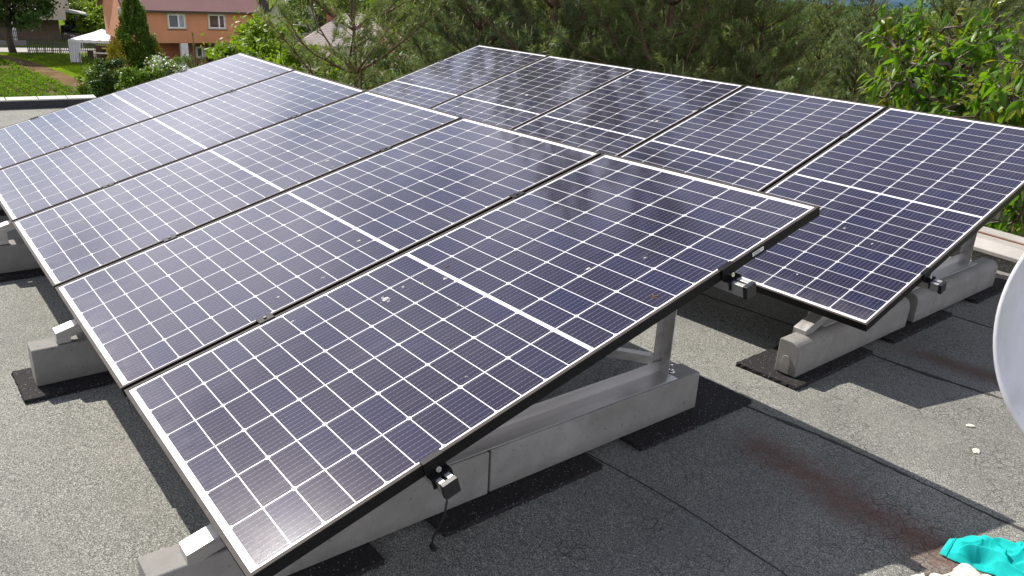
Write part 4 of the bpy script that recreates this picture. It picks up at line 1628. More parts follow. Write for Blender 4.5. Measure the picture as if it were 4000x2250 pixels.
def window(parent, x0, z0, x1, z1, split=0.6, g1=None, g2=None, y=0.0, trim=0.10, depth=0.12):
    """in the plane local y = 0, facing local -y"""
    b = MB()
    t = trim
    for (cx, cz, sx, sz) in (((x0 + x1) / 2, z1 - t / 2, x1 - x0, t), ((x0 + x1) / 2, z0 + t / 2, x1 - x0, t), (x0 + t / 2, (z0 + z1) / 2, t, z1 - z0 - 2 * t), (x1 - t / 2, (z0 + z1) / 2, t, z1 - z0 - 2 * t)):
        b.box((cx, y - 0.018, cz), (sx, 0.04, sz))
    w = b.build('window', M_TRIM, parent)
    b = MB()
    a0, a1, c0, c1 = x0 + t, x1 - t, z0 + t, z1 - t
    xs = a0 + (a1 - a0) * split
    f = 0.055
    for (p, q) in ((a0, xs), (xs, a1)):
        for (cx, cz, sx, sz) in (((p + q) / 2, c1 - f / 2, q - p, f), ((p + q) / 2, c0 + f / 2, q - p, f), (p + f / 2, (c0 + c1) / 2, f, c1 - c0 - 2 * f), (q - f / 2, (c0 + c1) / 2, f, c1 - c0 - 2 * f)):
            b.box((cx, y - 0.004, cz), (sx, 0.045, sz))
    b.build('frame', M_UPVC, w)
    for (p, q, m) in ((a0, xs, g1 or M_GLASSD), (xs, a1, g2 or M_GLASSD)):
        b = MB()
        b.box(((p + q) / 2, y + 0.004, (c0 + c1) / 2), (q - p - 2 * f, 0.02, c1 - c0 - 2 * f))
        b.build('pane', m, w)
    b = MB()
    b.box(((x0 + x1) / 2, y - 0.06, z0 - 0.02), (x1 - x0 + 0.06, 0.14, 0.035))
    b.build('sill', M_GUTTER, w)
    return w


def orange_house():
    zb = -4.6                                           # underside of the upper storey
    A, B = Z(603, 168, zb), Z(953, 168.5, zb)
    e1 = (B - A); e1 /= np.linalg.norm(e1)
    t = local_house('house', 'orange rendered house with red-brown roof and white ground-floor pillars', 'house', (A[0], A[1], GZ), e1)
    n = np.array([e1[1], -e1[0], 0])
    def fx(px, py):                                     # sight line onto the facade plane
        d = ray(px, py)
        m = ((A - CAM) @ n) / (d @ n)
        q = CAM + m * d
        return float((q - A) @ e1), float(q[2] - GZ)
    zU = zb - GZ
    xl = fx(498, 80)[0]; xr = fx(1000, 80)[0]
    zE = fx(750, 46)[1]
    dep = 8.5
    b = MB()
    b.box(((xl + xr) / 2, dep / 2, (zU + zE) / 2), (xr - xl, dep, zE - zU))
    # gable wall prolonged up to the slope of the roof
    rise = 3.3
    for xx in (xl + 0.15, xr - 0.15):
        b.add([(xx - .15, 0, zE), (xx - .15, dep, zE), (xx - .15, dep * .5, zE + rise), (xx + .15, 0, zE), (xx + .15, dep, zE), (xx + .15, dep * .5, zE + rise)], [(0, 1, 2), (5, 4, 3), (0, 2, 5, 3), (2, 1, 4, 5)])
    b.build('upper_wall', M_ORANGE, t)
    b = MB()
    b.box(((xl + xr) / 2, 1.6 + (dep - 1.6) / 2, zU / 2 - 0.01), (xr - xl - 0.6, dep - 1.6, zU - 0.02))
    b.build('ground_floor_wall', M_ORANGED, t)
    # roof: two slopes with overhang
    b = MB()
    ov, x0, x1 = 0.45, xl - 0.35, xr + 0.40
    sl = rise / (dep * .5)
    zl = zE + 0.06
    zt = zl + sl * (dep / 2 + ov)
    th = 0.14
    b.add([(x0, -ov, zl), (x1, -ov, zl), (x1, dep / 2, zt), (x0, dep / 2, zt), (x0, dep + ov, zl), (x1, dep + ov, zl),
           (x0, -ov, zl - th), (x1, -ov, zl - th), (x1, dep / 2, zt - th), (x0, dep / 2, zt - th), (x0, dep + ov, zl - th), (x1, dep + ov, zl - th)],
          [(0, 1, 2, 3), (3, 2, 5, 4), (6, 9, 8, 7), (9, 10, 11, 8), (0, 3, 9, 6), (3, 4, 10, 9), (1, 7, 8, 2), (2, 8, 11, 5), (0, 6, 7, 1), (4, 5, 11, 10)])
    r = b.build('roof', M_ROOFR, t)
    b = MB()
    b.bar((x0 - .02, -ov - .05, zl - .05), (x1 + .02, -ov - .05, zl - .05), .13, .14)
    b.build('gutter', M_GUTTER, r)
    b = MB()
    b.bar((x0 - 0.03, -ov, zl - .06), (x0 - 0.03, dep / 2, zt - .06), .05, .20)
    b.build('verge_board', M_GUTTER, r)
    b = MB()
    b.bar((x1 + 0.03, -ov, zl - .06), (x1 + 0.03, dep / 2, zt - .06), .05, .20)
    b.build('verge_board', M_GUTTER, r)
    b = MB()
    xp, zp = fx(990, 80)
    b.tube([(xp, -ov - .03, zl - .1), (xp, -ov - .03, zl - .25), (xp + .02, -.09, zl - .65), (xp + .02, -.09, 0.1)], .055, 8)
    b.build('downpipe', M_GUTTER, t)
    a = fx(649.5, 51); c = fx(731, 114)
    window(t, a[0], c[1], c[0] - .04, a[1], .62, M_GLASSG, M_GLASSW)
    a = fx(809, 53); c = fx(886, 115)
    window(t, a[0], c[1], c[0] - .04, a[1], .64, M_GLASSR, M_GLASSR)
    # small window on the left gable (local plane x = xl)
    g = thing('tmp', '', '', (xl, 3.1, 0), -math.pi / 2)
    g.name = 'gable_window'
    for k in ('label', 'category'):
        if k in g: del g[k]
    g.parent = t
    wz0, wz1 = fx(470, 104)[1] + .1, fx(470, 40)[1] + .1
    window(g, 0.35, wz0, 1.55, wz1, .5, M_GLASSG, M_GLASSW)
    b = MB()
    for x_ in (0.95,):
        b.box((xr + 0.02, 2.0, zE - 0.75), (.05, .7, .9))
    b.build('side_window', M_GLASSR, t)
    for px0, px1 in ((706.5, 734.5), (842.5, 870.5)):
        x0_ = fx(px0, 170)[0]; x1_ = fx(px1, 170)[0]
        b = MB()
        k = 14
        for i in range(k):
            hh = zU / k
            b.box(((x0_ + x1_) / 2, .24, hh * (i + .5)), (x1_ - x0_, .42, hh - .015))
            b.box(((x0_ + x1_) / 2, .24, hh * (i + .5)), (x1_ - x0_ - .02, .40, hh + .005))
        b.build('pillar', plain('white_brick', (0.62, 0.62, 0.66), .85), t)
    # recessed ground-floor window and door
    def fy(px, py, yy):
        d = ray(px, py)
        m = ((A + (-n if n[0] < 0 else n) * 0 - CAM) @ n) / (d @ n)
        q = CAM + d * m
        return float((q - A) @ e1), float(q[2] - GZ)
    a = fx(783, 188); c = fx(823, 236)
    g = MB()
    w = thing('tmp', '', '', (0, 1.6, 0), 0)
    w.name = 'recessed_window'
    for k in ('label', 'category'):
        if k in w: del w[k]
    w.parent = t
    window(w, a[0] + .05, c[1], c[0] + .1, a[1], .75, M_GLASSD, M_GLASSG)
    b = MB()
    p = fx(827, 190)[0]
    b.box((p + .4, 1.57, 1.0), (.75, .06, 2.0))
    b.build('door', M_GUTTER, t)


orange_house()


def simple_house(name, label, o, e1, w, d, h, rise, mw_, mr, wins=(), chimney=None, hip=False, over=.3, gable_front=False, cat='house'):
    t = local_house(name, label, cat, o, e1)
    b = MB()
    b.box((w / 2, d / 2, h / 2), (w, d, h))
    if not hip:
        if gable_front:
            b.add([(0, 0, h), (w, 0, h), (w / 2, 0, h + rise), (0, d, h), (w, d, h), (w / 2, d, h + rise)], [(0, 1, 2), (5, 4, 3), (0, 2, 5, 3), (1, 4, 5, 2)])
        else:
            b.add([(0, 0, h), (0, d, h), (0, d / 2, h + rise), (w, 0, h), (w, d, h), (w, d / 2, h + rise)], [(0, 1, 2), (5, 4, 3), (0, 2, 5, 3), (2, 1, 4, 5)])
    b.build('wall', mw_, t)
    b = MB()
    th = .14
    if hip:
        q = min(w, d) * .46
        V = [(-over, -over, h), (w + over, -over, h), (w + over, d + over, h), (-over, d + over, h), (q, d / 2, h + rise), (w - q, d / 2, h + rise)]
        b.add(V, [(0, 1, 5, 4), (1, 2, 5), (2, 3, 4, 5), (3, 0, 4), (0, 3, 2, 1)])
    elif gable_front:
        s = rise / (w / 2)
        V = []
        for yy in (-over, d + over):
            for xx, zz in ((-over, h - s * over), (w / 2, h + rise), (w + over, h - s * over)):
                V += [(xx, yy, zz + .02), (xx, yy, zz + .02 + th)]
        b.add(V, [(0, 2, 8, 6), (1, 7, 9, 3), (2, 4, 10, 8), (3, 9, 11, 5), (0, 6, 7, 1), (4, 5, 11, 10), (0, 1, 3, 2), (2, 3, 5, 4), (6, 8, 9, 7), (8, 10, 11, 9)])
    else:
        s = rise / (d / 2)
        V = []
        for xx in (-over, w + over):
            for yy, zz in ((-over, h - s * over), (d / 2, h + rise), (d + over, h - s * over)):
                V += [(xx, yy, zz + .02), (xx, yy, zz + .02 + th)]
        b.add(V, [(0, 2, 8, 6), (1, 7, 9, 3), (2, 4, 10, 8), (3, 9, 11, 5), (0, 6, 7, 1), (4, 5, 11, 10), (0, 1, 3, 2), (2, 3, 5, 4), (6, 8, 9, 7), (8, 10, 11, 9)])
    r = b.build('roof', mr, t)
    for (x0, z0, x1, z1) in wins:
        window(t, x0, z0, x1, z1, .5, M_GLASSD, M_GLASSD, trim=.07)
    if chimney:
        b = MB()
        cx, cy, cw, ch, cz = chimney
        b.box((cx, cy, cz + ch / 2), (cw, cw, ch))
        b.box((cx, cy, cz + ch + .05), (cw + .12, cw + .12, .10))
        b.build('chimney', plain('brick_red', (0.30, 0.10, 0.07), .9, 0, .3, 6), r)
    return t


def tile_mat(name, col, scale=2.2):
    b = NB(name)
    w = b.node('ShaderNodeTexWave', wave_type='BANDS', bands_direction='Z')
    w.inputs['Scale'].default_value = scale
    w.inputs['Distortion'].default_value = .3
    b.link(b.tc.outputs['Object'], w.inputs[0])
    c = b.ramp(w.outputs['Fac'], [(0.0, tuple(k * .45 for k in col)), (0.35, col), (1, tuple(min(1, k * 1.15) for k in col))])
    c = b.mix(b.ramp(b.noise(2.0, 4), [(.4, 0.0), (.7, .35)]), c, tuple(k * .7 for k in col))
    b.set(c, .8, 0, .3)
    return b.mat


def at_view(px, py, dist):
    """ground point under a sight line, and the left-to-right direction square to it"""
    p = AT(px, py, dist)
    d = (p - CAM)[:2]; d /= np.linalg.norm(d)
    return p, np.array([d[1], -d[0], 0.0])


def turn(e, deg):
    a = math.radians(deg)
    return np.array([e[0] * math.cos(a) - e[1] * math.sin(a), e[0] * math.sin(a) + e[1] * math.cos(a), 0])


M_GREYW = plain('grey_render', (0.50, 0.47, 0.43), .9, 0, .08, .5)
p, e = at_view(1050, 60, 112)
simple_house('house', 'tall grey rendered house with a dark tiled roof behind the orange house', (p[0], p[1], GZ), turn(e, -12), 6.2, 9, 3.2, 4.2, M_GREYW, tile_mat('dark_tiles', (0.060, 0.045, 0.055), 1.5),
             wins=((0.8, 0.9, 1.35, 1.95), (1.15, 2.85, 1.75, 3.8), (4.0, 0.9, 5.2, 1.8)), gable_front=True, over=.5)
p, e = at_view(1020, 80, 100)
simple_house('outbuilding', 'dark plum-coloured lean-to between the orange and the grey house', (p[0], p[1], GZ), e, 0.95, 4, 7.2, .3, plain('plum_boards', (0.06, 0.045, 0.055), .9), M_GUTTER, over=.1, cat='outbuilding')
p, e = at_view(1168, 90, 62)
simple_house('cottage', 'low cottage with a weathered grey hipped roof and a red brick chimney', (p[0], p[1], GZ), turn(e, -6), 7.6, 6.4, 3.6, 2.15, plain('cottage_wall', (0.4, 0.36, 0.3), .9), tile_mat('weathered_grey_shingles', (0.33, 0.28, 0.25), 3.0),
             chimney=(2.0, 3.0, .55, 1.1, 5.0), hip=True, cat='cottage')
p, e = at_view(1500, 170, 40)
simple_house('shed', 'long shed with a red tiled roof behind the pines', (p[0], p[1], GZ), turn(e, 3), 3.6, 4.2, 4.55, 1.3, plain('shed_wall', (0.3, 0.25, 0.2), .9), tile_mat('red_tiles', (0.235, 0.085, 0.075), 5.0), over=.25, cat='shed')
p, e = at_view(1238, 200, 33)
simple_house('shed', 'small shed with a pale blue-white gable and brown verge behind the pines', (p[0], p[1], GZ), turn(e, 8), 1.0, 3, 4.9, .6, plain('pale_gable', (0.55, 0.60, 0.62), .8), plain('brown_roof', (.10, .055, .04), .8), gable_front=True, over=.12, cat='shed')


# ------------------------------------------------------------------ beige house, carport and car at the far left
def beige_house():
    p = Z(262, 142)
    p2, e = at_view(60, 100, 104)
    W_ = 14.0
    o, e = at_view(262, 100, 103)
    e = turn(e, 4)
    org = o - e * W_
    t = local_house('house', 'beige house with an overhanging upper storey behind the dark garden tree', 'house', (org[0], org[1], GZ), e)
    mb_ = plain('beige_render', (0.55, 0.47, 0.39), .9, 0, .06, .4)
    zo = o[2] * 0 + (AT(262, 79, 103)[2] - GZ)
    b = MB(); b.box((W_ / 2, 4, zo + 3.2), (W_, 8, 6.4)); b.build('upper_wall', mb_, t)
    b = MB(); b.box((W_ / 2 - .3, 5.2, zo / 2 - .01), (W_ - 0.6, 5.6, zo - .02)); b.build('ground_floor_wall', plain('brown_wall', (0.17, 0.12, 0.09), .9), t)
    for x_ in (2.2, 9.0):
        b = MB(); b.box((x_, .5, zo / 2), (.35, .35, zo - .01)); b.build('pillar', M_UPVC, t)
    window(t, 3.0, zo + 2.0, 4.6, zo + 3.4, .5)
    window(t, 8.0, zo + 2.0, 9.6, zo + 3.4, .5)
    b = MB(); b.box((W_ + .25, 3.0, zo + 1.8), (.5, 3.0, 2.0)); b.build('side_bay', mb_, t)
    # carport
    c = local_house('carport', 'open carport with dark posts beside the beige house', 'carport', (o[0], o[1], GZ), e)
    zr = AT(300, 66, 103)[2] - GZ
    b = MB()
    b.add([(0.05, .6, zr + .45), (3.1, .6, zr - .05), (3.1, 6.5, zr - .05), (.05, 6.5, zr + .45), (0.05, .6, zr + .6), (3.1, .6, zr + .10), (3.1, 6.5, zr + .10), (.05, 6.5, zr + .6)],
          [(0, 3, 2, 1), (4, 5, 6, 7), (0, 1, 5, 4), (1, 2, 6, 5), (2, 3, 7, 6), (3, 0, 4, 7)])
    b.build('roof', plain('bleached_boards', (.36, .36, .33), .8), c)
    for x_, y_ in ((1.1, .9), (1.9, .8), (2.8, .7), (2.8, 6.2)):
        b = MB(); b.box((x_, y_, (zr - .06) / 2 + .0), (.16, .16, zr - .06)); b.build('post', M_GUTTER, c)
    b = MB(); b.tube([(3.16, .55, zr), (3.2, .55, zr - .35), (2.9, .62, zr - .6), (2.9, .62, .2)], .05, 8); b.build('downpipe', M_GUTTER, c)
    # car
    k = local_house('parked_car', 'dark parked car with a pale number plate under the carport', 'car', (o[0] - e[0] * .45, o[1] - e[1] * .45, GZ), e)
    paint = plain('dark_maroon_paint', (.020, .012, .016), .25)
    prof = [(0, .35), (0, .75), (.12, .92), (1.0, 1.02), (1.55, 1.42), (2.9, 1.46), (3.6, 1.08), (4.05, 1.0), (4.1, .4)]
    b = MB(); b.prism([(a, z) for a, z in prof], (0.05, 1.0, 0), (1.75, 1.0, 0), 0, (0, 1, 0), (0, 0, 1)); b.build('body', paint, k, .07, seg=3)
    b = MB(); b.add([(.22, 1.995, 1.07), (1.58, 1.995, 1.07), (1.45, 2.50, 1.41), (.35, 2.50, 1.41)], [(0, 1, 2, 3)]); b.build('windscreen', M_GLASSD, k)
    for x_ in (.12, 1.68):
        for y_ in (1.8, 4.3):
            b = MB(); b.tube([(x_ - .09, y_, .32), (x_ + .09, y_, .32)], .31, 18); b.build('wheel', M_CABLE, k)
    for x_ in (.28, 1.52):
        b = MB(); b.box((x_, .985, .76), (.28, .05, .13)); b.build('headlight', M_GLASSW, k)
    b = MB(); b.box((.9, .975, .55), (.52, .03, .12)); b.build('number_plate', M_UPVC, k)


beige_house()


# ------------------------------------------------------------------ slatted fence, wire-fence posts, tent, bins
def slat_fence(name, label, a, e, L, h=1.15, z0=0.0, step=.16, dark=True):
    ang = math.atan2(e[1], e[0])
    t = thing(name, label, 'fence', (a[0], a[1], GZ), ang)
    m = plain('weathered_slats', (.085, .070, .060), .9, 0, .3, 3)
    b = MB()
    n = int(L / step)
    for i in range(n):
        b.box((i * step, 0, z0 + h / 2 + .08), (.075, .022, h))
    b.build('slats', m, t)
    for zz in (.30, .92):
        b = MB(); b.box((L / 2, .04, z0 + zz), (L, .04, .07)); b.build('rail', m, t)
    for i in range(int(L / 2.4) + 1):
        b = MB(); b.box((i * 2.4, .095, z0 + .62), (.07, .07, 1.24)); b.build('post', m, t)
    return t


a = Z(112, 211); c = Z(432, 210)
e = c - a; L = float(np.linalg.norm(e)); e /= L
slat_fence('slat_fence', 'dark vertical-slat fence behind the tent, in front of the road', a, e, L, 1.75)
a = Z(-200, 176); c = Z(105, 178)
e = c - a; L = float(np.linalg.norm(e)); e /= L
slat_fence('slat_fence', 'low slat fence along the far side of the road behind the garden tree', a, e, L, .8, .5)
b = MB(); b.bar((a[0], a[1], GZ + .25), (c[0], c[1], GZ + .25), .3, .5)
tag(b.build('low_wall', plain('grey_plinth', (.22, .20, .19), .9)), 'low grey plinth wall under the fence beyond the road', 'wall')

M_GREENP = plain('green_steel', (.035, .075, .055), .6)
for i, (x, y) in enumerate([(118, 214), (147, 214), (178, 216), (209, 219), (240, 229), (277, 241), (318, 274)]):
    q = Z(x, y)
    t = thing('fence_post', ['green wire-fence post nearest the garden tree', 'second green wire-fence post from the garden tree', 'third green wire-fence post from the garden tree',
                             'green wire-fence post midway to the tent', 'green wire-fence post left of the tent curtain', 'green wire-fence post in front of the tent curtain', 'green wire-fence post nearest the bushes'][i], 'fence post', (q[0], q[1], GZ), 0, 'green wire-fence posts')
    b = MB(); b.tube([(0, 0, -.1), (0, 0, 1.35)], .028, 8); b.build('pipe', M_GREENP, t)
    b = MB(); b.tube([(0, 0, 1.35), (0, 0, 1.39)], [.034, .02], 8); b.build('cap', M_GREENP, t)


def tent():
    lf, rt = Z(300, 252), Z(432, 250)
    o = Z(290, 238)
    p, e = at_view(280, 200, float(np.hypot(*(Z(300, 252) - CAM)[:2])))
    o = Z(278, 246); s = 4.6
    e = turn(e, -14)
    t = local_house('party_tent', 'white party tent with a pointed top and a knotted side curtain', 'tent', (o[0], o[1], GZ), e)
    b = NB('white_tarpaulin')
    b.set(b.ramp(b.noise(3, 4), [(.3, (.66, .67, .72)), (.7, (.80, .80, .82))]), .5, 0, .4)
    tr = b.node('ShaderNodeBsdfTranslucent'); tr.inputs[0].default_value = (.7, .72, .76, 1)
    mx = b.node('ShaderNodeMixShader'); mx.inputs[0].default_value = .35
    b.link(b.p.outputs[0], mx.inputs[1]); b.link(tr.outputs[0], mx.inputs[2]); b.link(mx.outputs[0], b.out.inputs[0])
    b.bump(b.noise(7, 3), .5, .04)
    h, pk = 1.95, 2.75
    g = np.random.default_rng(2)
    m = MB()
    K = 20
    V = []
    for i in range(K + 1):
        for j in range(K + 1):
            x, y = i / K, j / K
            dd = max(abs(x - .5), abs(y - .5)) * 2
            z = h + (pk - h) * (1 - dd) ** 1.05 + .02 * math.sin(9 * x + 4 * y) * dd * (1 - dd) * 4 + g.normal(0, .012)
            V.append((x * s, y * s, z))
    m.add(V, [(i * (K + 1) + j, (i + 1) * (K + 1) + j, (i + 1) * (K + 1) + j + 1, i * (K + 1) + j + 1) for i in range(K) for j in range(K)])
    m.build('canopy', b.mat, t, smooth=True)
    m = MB()
    N_ = 40
    for (ax, ay, bx, by) in ((0, 0, s, 0), (s, 0, s, s), (s, s, 0, s), (0, s, 0, 0)):
        V = []
        for i in range(N_ + 1):
            f = i / N_
            V.append((ax + (bx - ax) * f, ay + (by - ay) * f, h - .005)); V.append((ax + (bx - ax) * f, ay + (by - ay) * f - .01, h - .20 - .03 * abs(math.sin(f * 25))))
        m.add(V, [(2 * i, 2 * i + 2, 2 * i + 3, 2 * i + 1) for i in range(N_)])
    m.build('valance', b.mat, t)
    # hanging curtain gathered on the left side
    m = MB()
    N_ = 60
    V = []
    for i in range(N_ + 1):
        f = i / N_
        for z, k in ((h - .02, 1), (1.2, .8), (.6, .75), (.06, .85)):
            V.append((.02 + .10 * math.sin(f * 30) * k * .6, .05 + f * 1.1 * k, z))
    m.add(V, [(4 * i + q, 4 * i + 4 + q, 4 * i + 5 + q, 4 * i + 1 + q) for i in range(N_) for q in range(3)])
    V = []
    n0 = []
    for i in range(N_ + 1):
        f = i / N_
        for z, k in ((h - .02, 1), (1.2, .9), (.6, .8), (.06, .85)):
            V.append((.05 + f * .95 * k, .03 + .10 * math.sin(f * 26) * k * .6, z))
    m.add(V, [(4 * i + q, 4 * i + 4 + q, 4 * i + 5 + q, 4 * i + 1 + q) for i in range(N_) for q in range(3)])
    m.build('curtain', b.mat, t, smooth=True)
    for x, y in ((0.02, .02), (s - .02, .02), (s - .02, s - .02), (.02, s - .02)):
        m = MB(); m.tube([(x, y, 0), (x, y, h)], .03, 8); m.build('pole', M_UPVC, t)
    # furniture under it
    w = o + e * 2.6 + np.array([-e[1], e[0], 0]) * 1.8
    k = thing('table', 'low pale table standing under the white party tent', 'table', (w[0], w[1], GZ), math.atan2(e[1], e[0]))
    m = MB(); m.box((0, 0, .72), (2.2, .9, .04)); m.build('table_top', plain('pale_table', (.55, .53, .5), .6), k)
    for x in (-1, 1):
        for y in (-.38, .38):
            m = MB(); m.box((x, y, .35), (.06, .06, .7)); m.build('leg', M_UPVC, k)
    w = o + e * 1.5 + np.array([-e[1], e[0], 0]) * .9
    k = thing('garden_chair', 'black garden chair beside the table under the party tent', 'chair', (w[0], w[1], GZ), math.atan2(e[1], e[0]) + .5)
    m = MB(); m.box((0, 0, .43), (.5, .5, .04)); m.build('seat', M_CABLE, k)
    m = MB(); m.bar((0, .24, .45), (0, .36, .98), .48, .03); m.build('backrest', M_CABLE, k)
    for x in (-.22, .22):
        for y in (-.22, .22):
            m = MB(); m.box((x, y, .205), (.035, .035, .41)); m.build('leg', M_CABLE, k)
    w = o + e * 1.9 + np.array([-e[1], e[0], 0]) * 3.6
    k = thing('cabinet', 'dark brown wooden cabinet at the back of the party tent', 'cabinet', (w[0], w[1], GZ), math.atan2(e[1], e[0]))
    wd = plain('brown_wood', (.10, .045, .028), .7)
    m = MB(); m.box((0, 0, .62), (1.15, .5, 1.24)); m.build('body', wd, k, .01)
    for x in (-.28, .28):
        m = MB(); m.box((x, -.262, .62), (.54, .022, 1.16)); m.build('door', wd, k)


tent()

for i, (px, col, lab) in enumerate([(408, (.55, .42, .02), 'wheeled bin with a yellow lid beside the orange house'), (425, (.03, .06, .25), 'wheeled bin with a blue lid beside the orange house')]):
    p, e = at_view(px, 150, 84)
    k = thing('wheeled_bin', lab, 'bin', (p[0], p[1], GZ), math.atan2(e[1], e[0]), 'wheeled bins')
    m = MB()
    m.add([(-.24, -.28, .06), (.24, -.28, .06), (.24, .28, .06), (-.24, .28, .06), (-.29, -.35, 1.0), (.29, -.35, 1.0), (.29, .35, 1.0), (-.29, .35, 1.0)], [(0, 3, 2, 1), (4, 5, 6, 7), (0, 1, 5, 4), (1, 2, 6, 5), (2, 3, 7, 6), (3, 0, 4, 7)])
    m.build('bin_body', M_CABLE, k, .02)
    m = MB(); m.box((0, 0, 1.04), (.62, .76, .07)); m.build('lid', plain('lid_%d' % i, col, .5), k, .02)
    for x in (-.26, .26):
        m = MB(); m.tube([(x - .03, .3, .10), (x + .03, .3, .10)], .10, 12); m.build('wheel', M_CABLE, k)

# ------------------------------------------------------------------ left garden planting
q = Z(52, 205)
make_tree('garden_tree', 'big dark spreading tree with a forked trunk at the far left', 'tree', (q[0], q[1], GZ), ML_DARK, rot=1.0, seed=3, H=11.5, trunk_h=2.3, R=4.4, nleaf=38000, lsize=.28, clumps=110, zc=6.6, rz_=4.8, spread=.24, droop=.8, bark=M_BARKD)
# its forked low limbs, seen against the light
def px_dist(x, y): return float(np.hypot(*(Z(x, y) - CAM)[:2]))


q = AT(462, 300, 55)
cone_tree('golden_thuja', 'golden-yellow columnar thuja in front of the tall dark one', (q[0], q[1], GZ), 4.3, .72, ML_GOLD, 11, 11000, .15, None, .5, 'thuja', True)
q = AT(548, 300, 57)
cone_tree('dark_thuja', 'tall dark green conical thuja in front of the orange house', (q[0], q[1], GZ), 7.5, 2.3, ML_THUJA, 12, 30000, .24, None, .95, 'thuja')
q = AT(629, 300, 56)
cone_tree('small_thuja', 'small lime-yellow conical thuja beside the white-flowering bush', (q[0], q[1], GZ), 4.05, .95, ML_GOLD, 13, 6000, .13, None, .95, 'thuja')
BUSH = [  # px at y=300, distance, height, radius, leaf, leaves, label
    (400, 55.5, 3.0, 1.0, ML_MID, 7000, 'round green bush at the corner of the tent lawn'),
    (440, 54, 3.4, 1.15, ML_DARK, 9000, 'dense dark bush shading the lawn below the golden thuja'),
    (520, 51, 2.9, 1.1, ML_MID, 9000, 'leafy green bush below the tall thuja'),
    (575, 51.5, 3.0, 1.1, ML_MID, 9000, 'green bush between the tall thuja and the white-flowering bush'),
    (350, 58, 2.0, .8, ML_MID, 2500, 'small loose bush beside the last wire-fence post'),
    (718, 54, 3.3, 1.0, ML_MID, 6000, 'green bush in front of the left white pillar')]
for i, (px, dd, h, r, m, n, lab) in enumerate(BUSH):
    q = AT(px, 300, dd)
    make_tree('garden_bush', lab, 'bush', (q[0], q[1], GZ), m, seed=40 + i, H=h, trunk_h=.25, R=r, nleaf=n, lsize=.14, clumps=45, spread=.34, group='garden bushes')
q = AT(660, 300, 53)
fb = make_tree('flowering_bush', 'bush covered in white blossom in front of the orange house', 'bush', (q[0], q[1], GZ), ML_MID, seed=60, H=3.5, trunk_h=.3, R=1.35, nleaf=10000, lsize=.13, clumps=45, spread=.34)
g = np.random.default_rng(5)
_, qq = blobs_tree(60, 3.55, .3, 1.40, 2800, .16, 45, 'round', .37)
leafmesh('blossom', qq[qq[:, 0, 2] > 1.4], 4, M_BLOSSOM, fb)

# gardens behind the tent and houses
BACK = [(285, 60, 118, 6.5, 3.0, ML_MID), (330, 40, 128, 8.5, 3.6, ML_BRIGHT), (372, 75, 112, 6.0, 2.6, ML_PALE), (405, 95, 106, 4.6, 2.4, ML_BRIGHT), (430, 60, 120, 8.0, 3.2, ML_DARK),
        (452, 110, 100, 4.2, 2.0, ML_BRIGHT), (300, 10, 150, 10.5, 4.5, ML_MID), (390, 10, 155, 11.5, 4.5, ML_MID), (440, 10, 150, 12, 4.5, ML_DARK), (350, 110, 104, 2.6, 1.6, ML_BRIGHT),
        (250, 10, 160, 11, 5, ML_PALE), (480, 0, 170, 14, 6, ML_MID), (700, 0, 190, 17, 8, ML_MID), (860, 0, 180, 17, 8, ML_BRIGHT), (1020, 0, 170, 16, 7, ML_BRIGHT), (1200, 0, 150, 15, 7, ML_MID), (1235, 60, 90, 9.2, 3.4, ML_THUJA),
        (1350, 0, 120, 13, 6, ML_BRIGHT), (1500, 0, 110, 12, 6, ML_MID), (1650, 0, 100, 11, 6, ML_BRIGHT)]
BLAB = ['rounded green tree right of the beige house', 'tall fresh green tree behind the carport', 'pale green shrub tree behind the bins', 'bright bush above the yellow-lidded bin', 'dark tree left of the orange house gable',
        'bright bush beside the orange house gable', 'large far tree above the carport', 'large far tree above the gardens', 'dark far tree behind the orange house gable', 'low bright bush behind the carport',
        'pale far tree over the beige house', 'far tree behind the left end of the orange house', 'far tree behind the orange roof', 'fresh far tree behind the orange roof', 'fresh far tree beside the grey house',
        'far tree behind the cottage', 'rounded olive-green tree beside the cottage chimney', 'bright far tree behind the long pine branch', 'far tree behind the red shed roof', 'bright far tree over the red shed roof']
for i, (px, py, dist, h, r, m) in enumerate(BACK):
    p = AT(px, py, dist)
    make_tree('garden_tree' if h > 3 else 'garden_bush', BLAB[i], 'tree' if h > 3 else 'bush', (p[0], p[1], GZ), m, seed=80 + i, H=h, trunk_h=h * .18 if h > 3 else .3, R=r, nleaf=int(5000 + 900 * r), lsize=.14 + .022 * h, clumps=50, spread=.27, group='far garden trees')
p = AT(350, 100, 108)
m = MB()
hd = thing('hedge', 'clipped dark hedge behind the carport', 'hedge', (p[0], p[1], GZ))
g = np.random.default_rng(9)
n = 5000
C = g.uniform([-2.5, -.6, .1], [2.5, .6, 2.0], (n, 3))
rt = math.radians(-100)
C = np.c_[C[:, 0] * math.cos(rt) - C[:, 1] * math.sin(rt), C[:, 0] * math.sin(rt) + C[:, 1] * math.cos(rt), C[:, 2]]
leafmesh('foliage', quads(C, g.normal(0, 1, (n, 3)), g.normal(0, 1, (n, 3)), np.full(n, .2), np.full(n, .14)), 4, ML_DARK, hd)
m.tube([(0, 0, 0), (0, 0, 1.6)], .06, 6); m.build('stems', M_BARKD, hd)

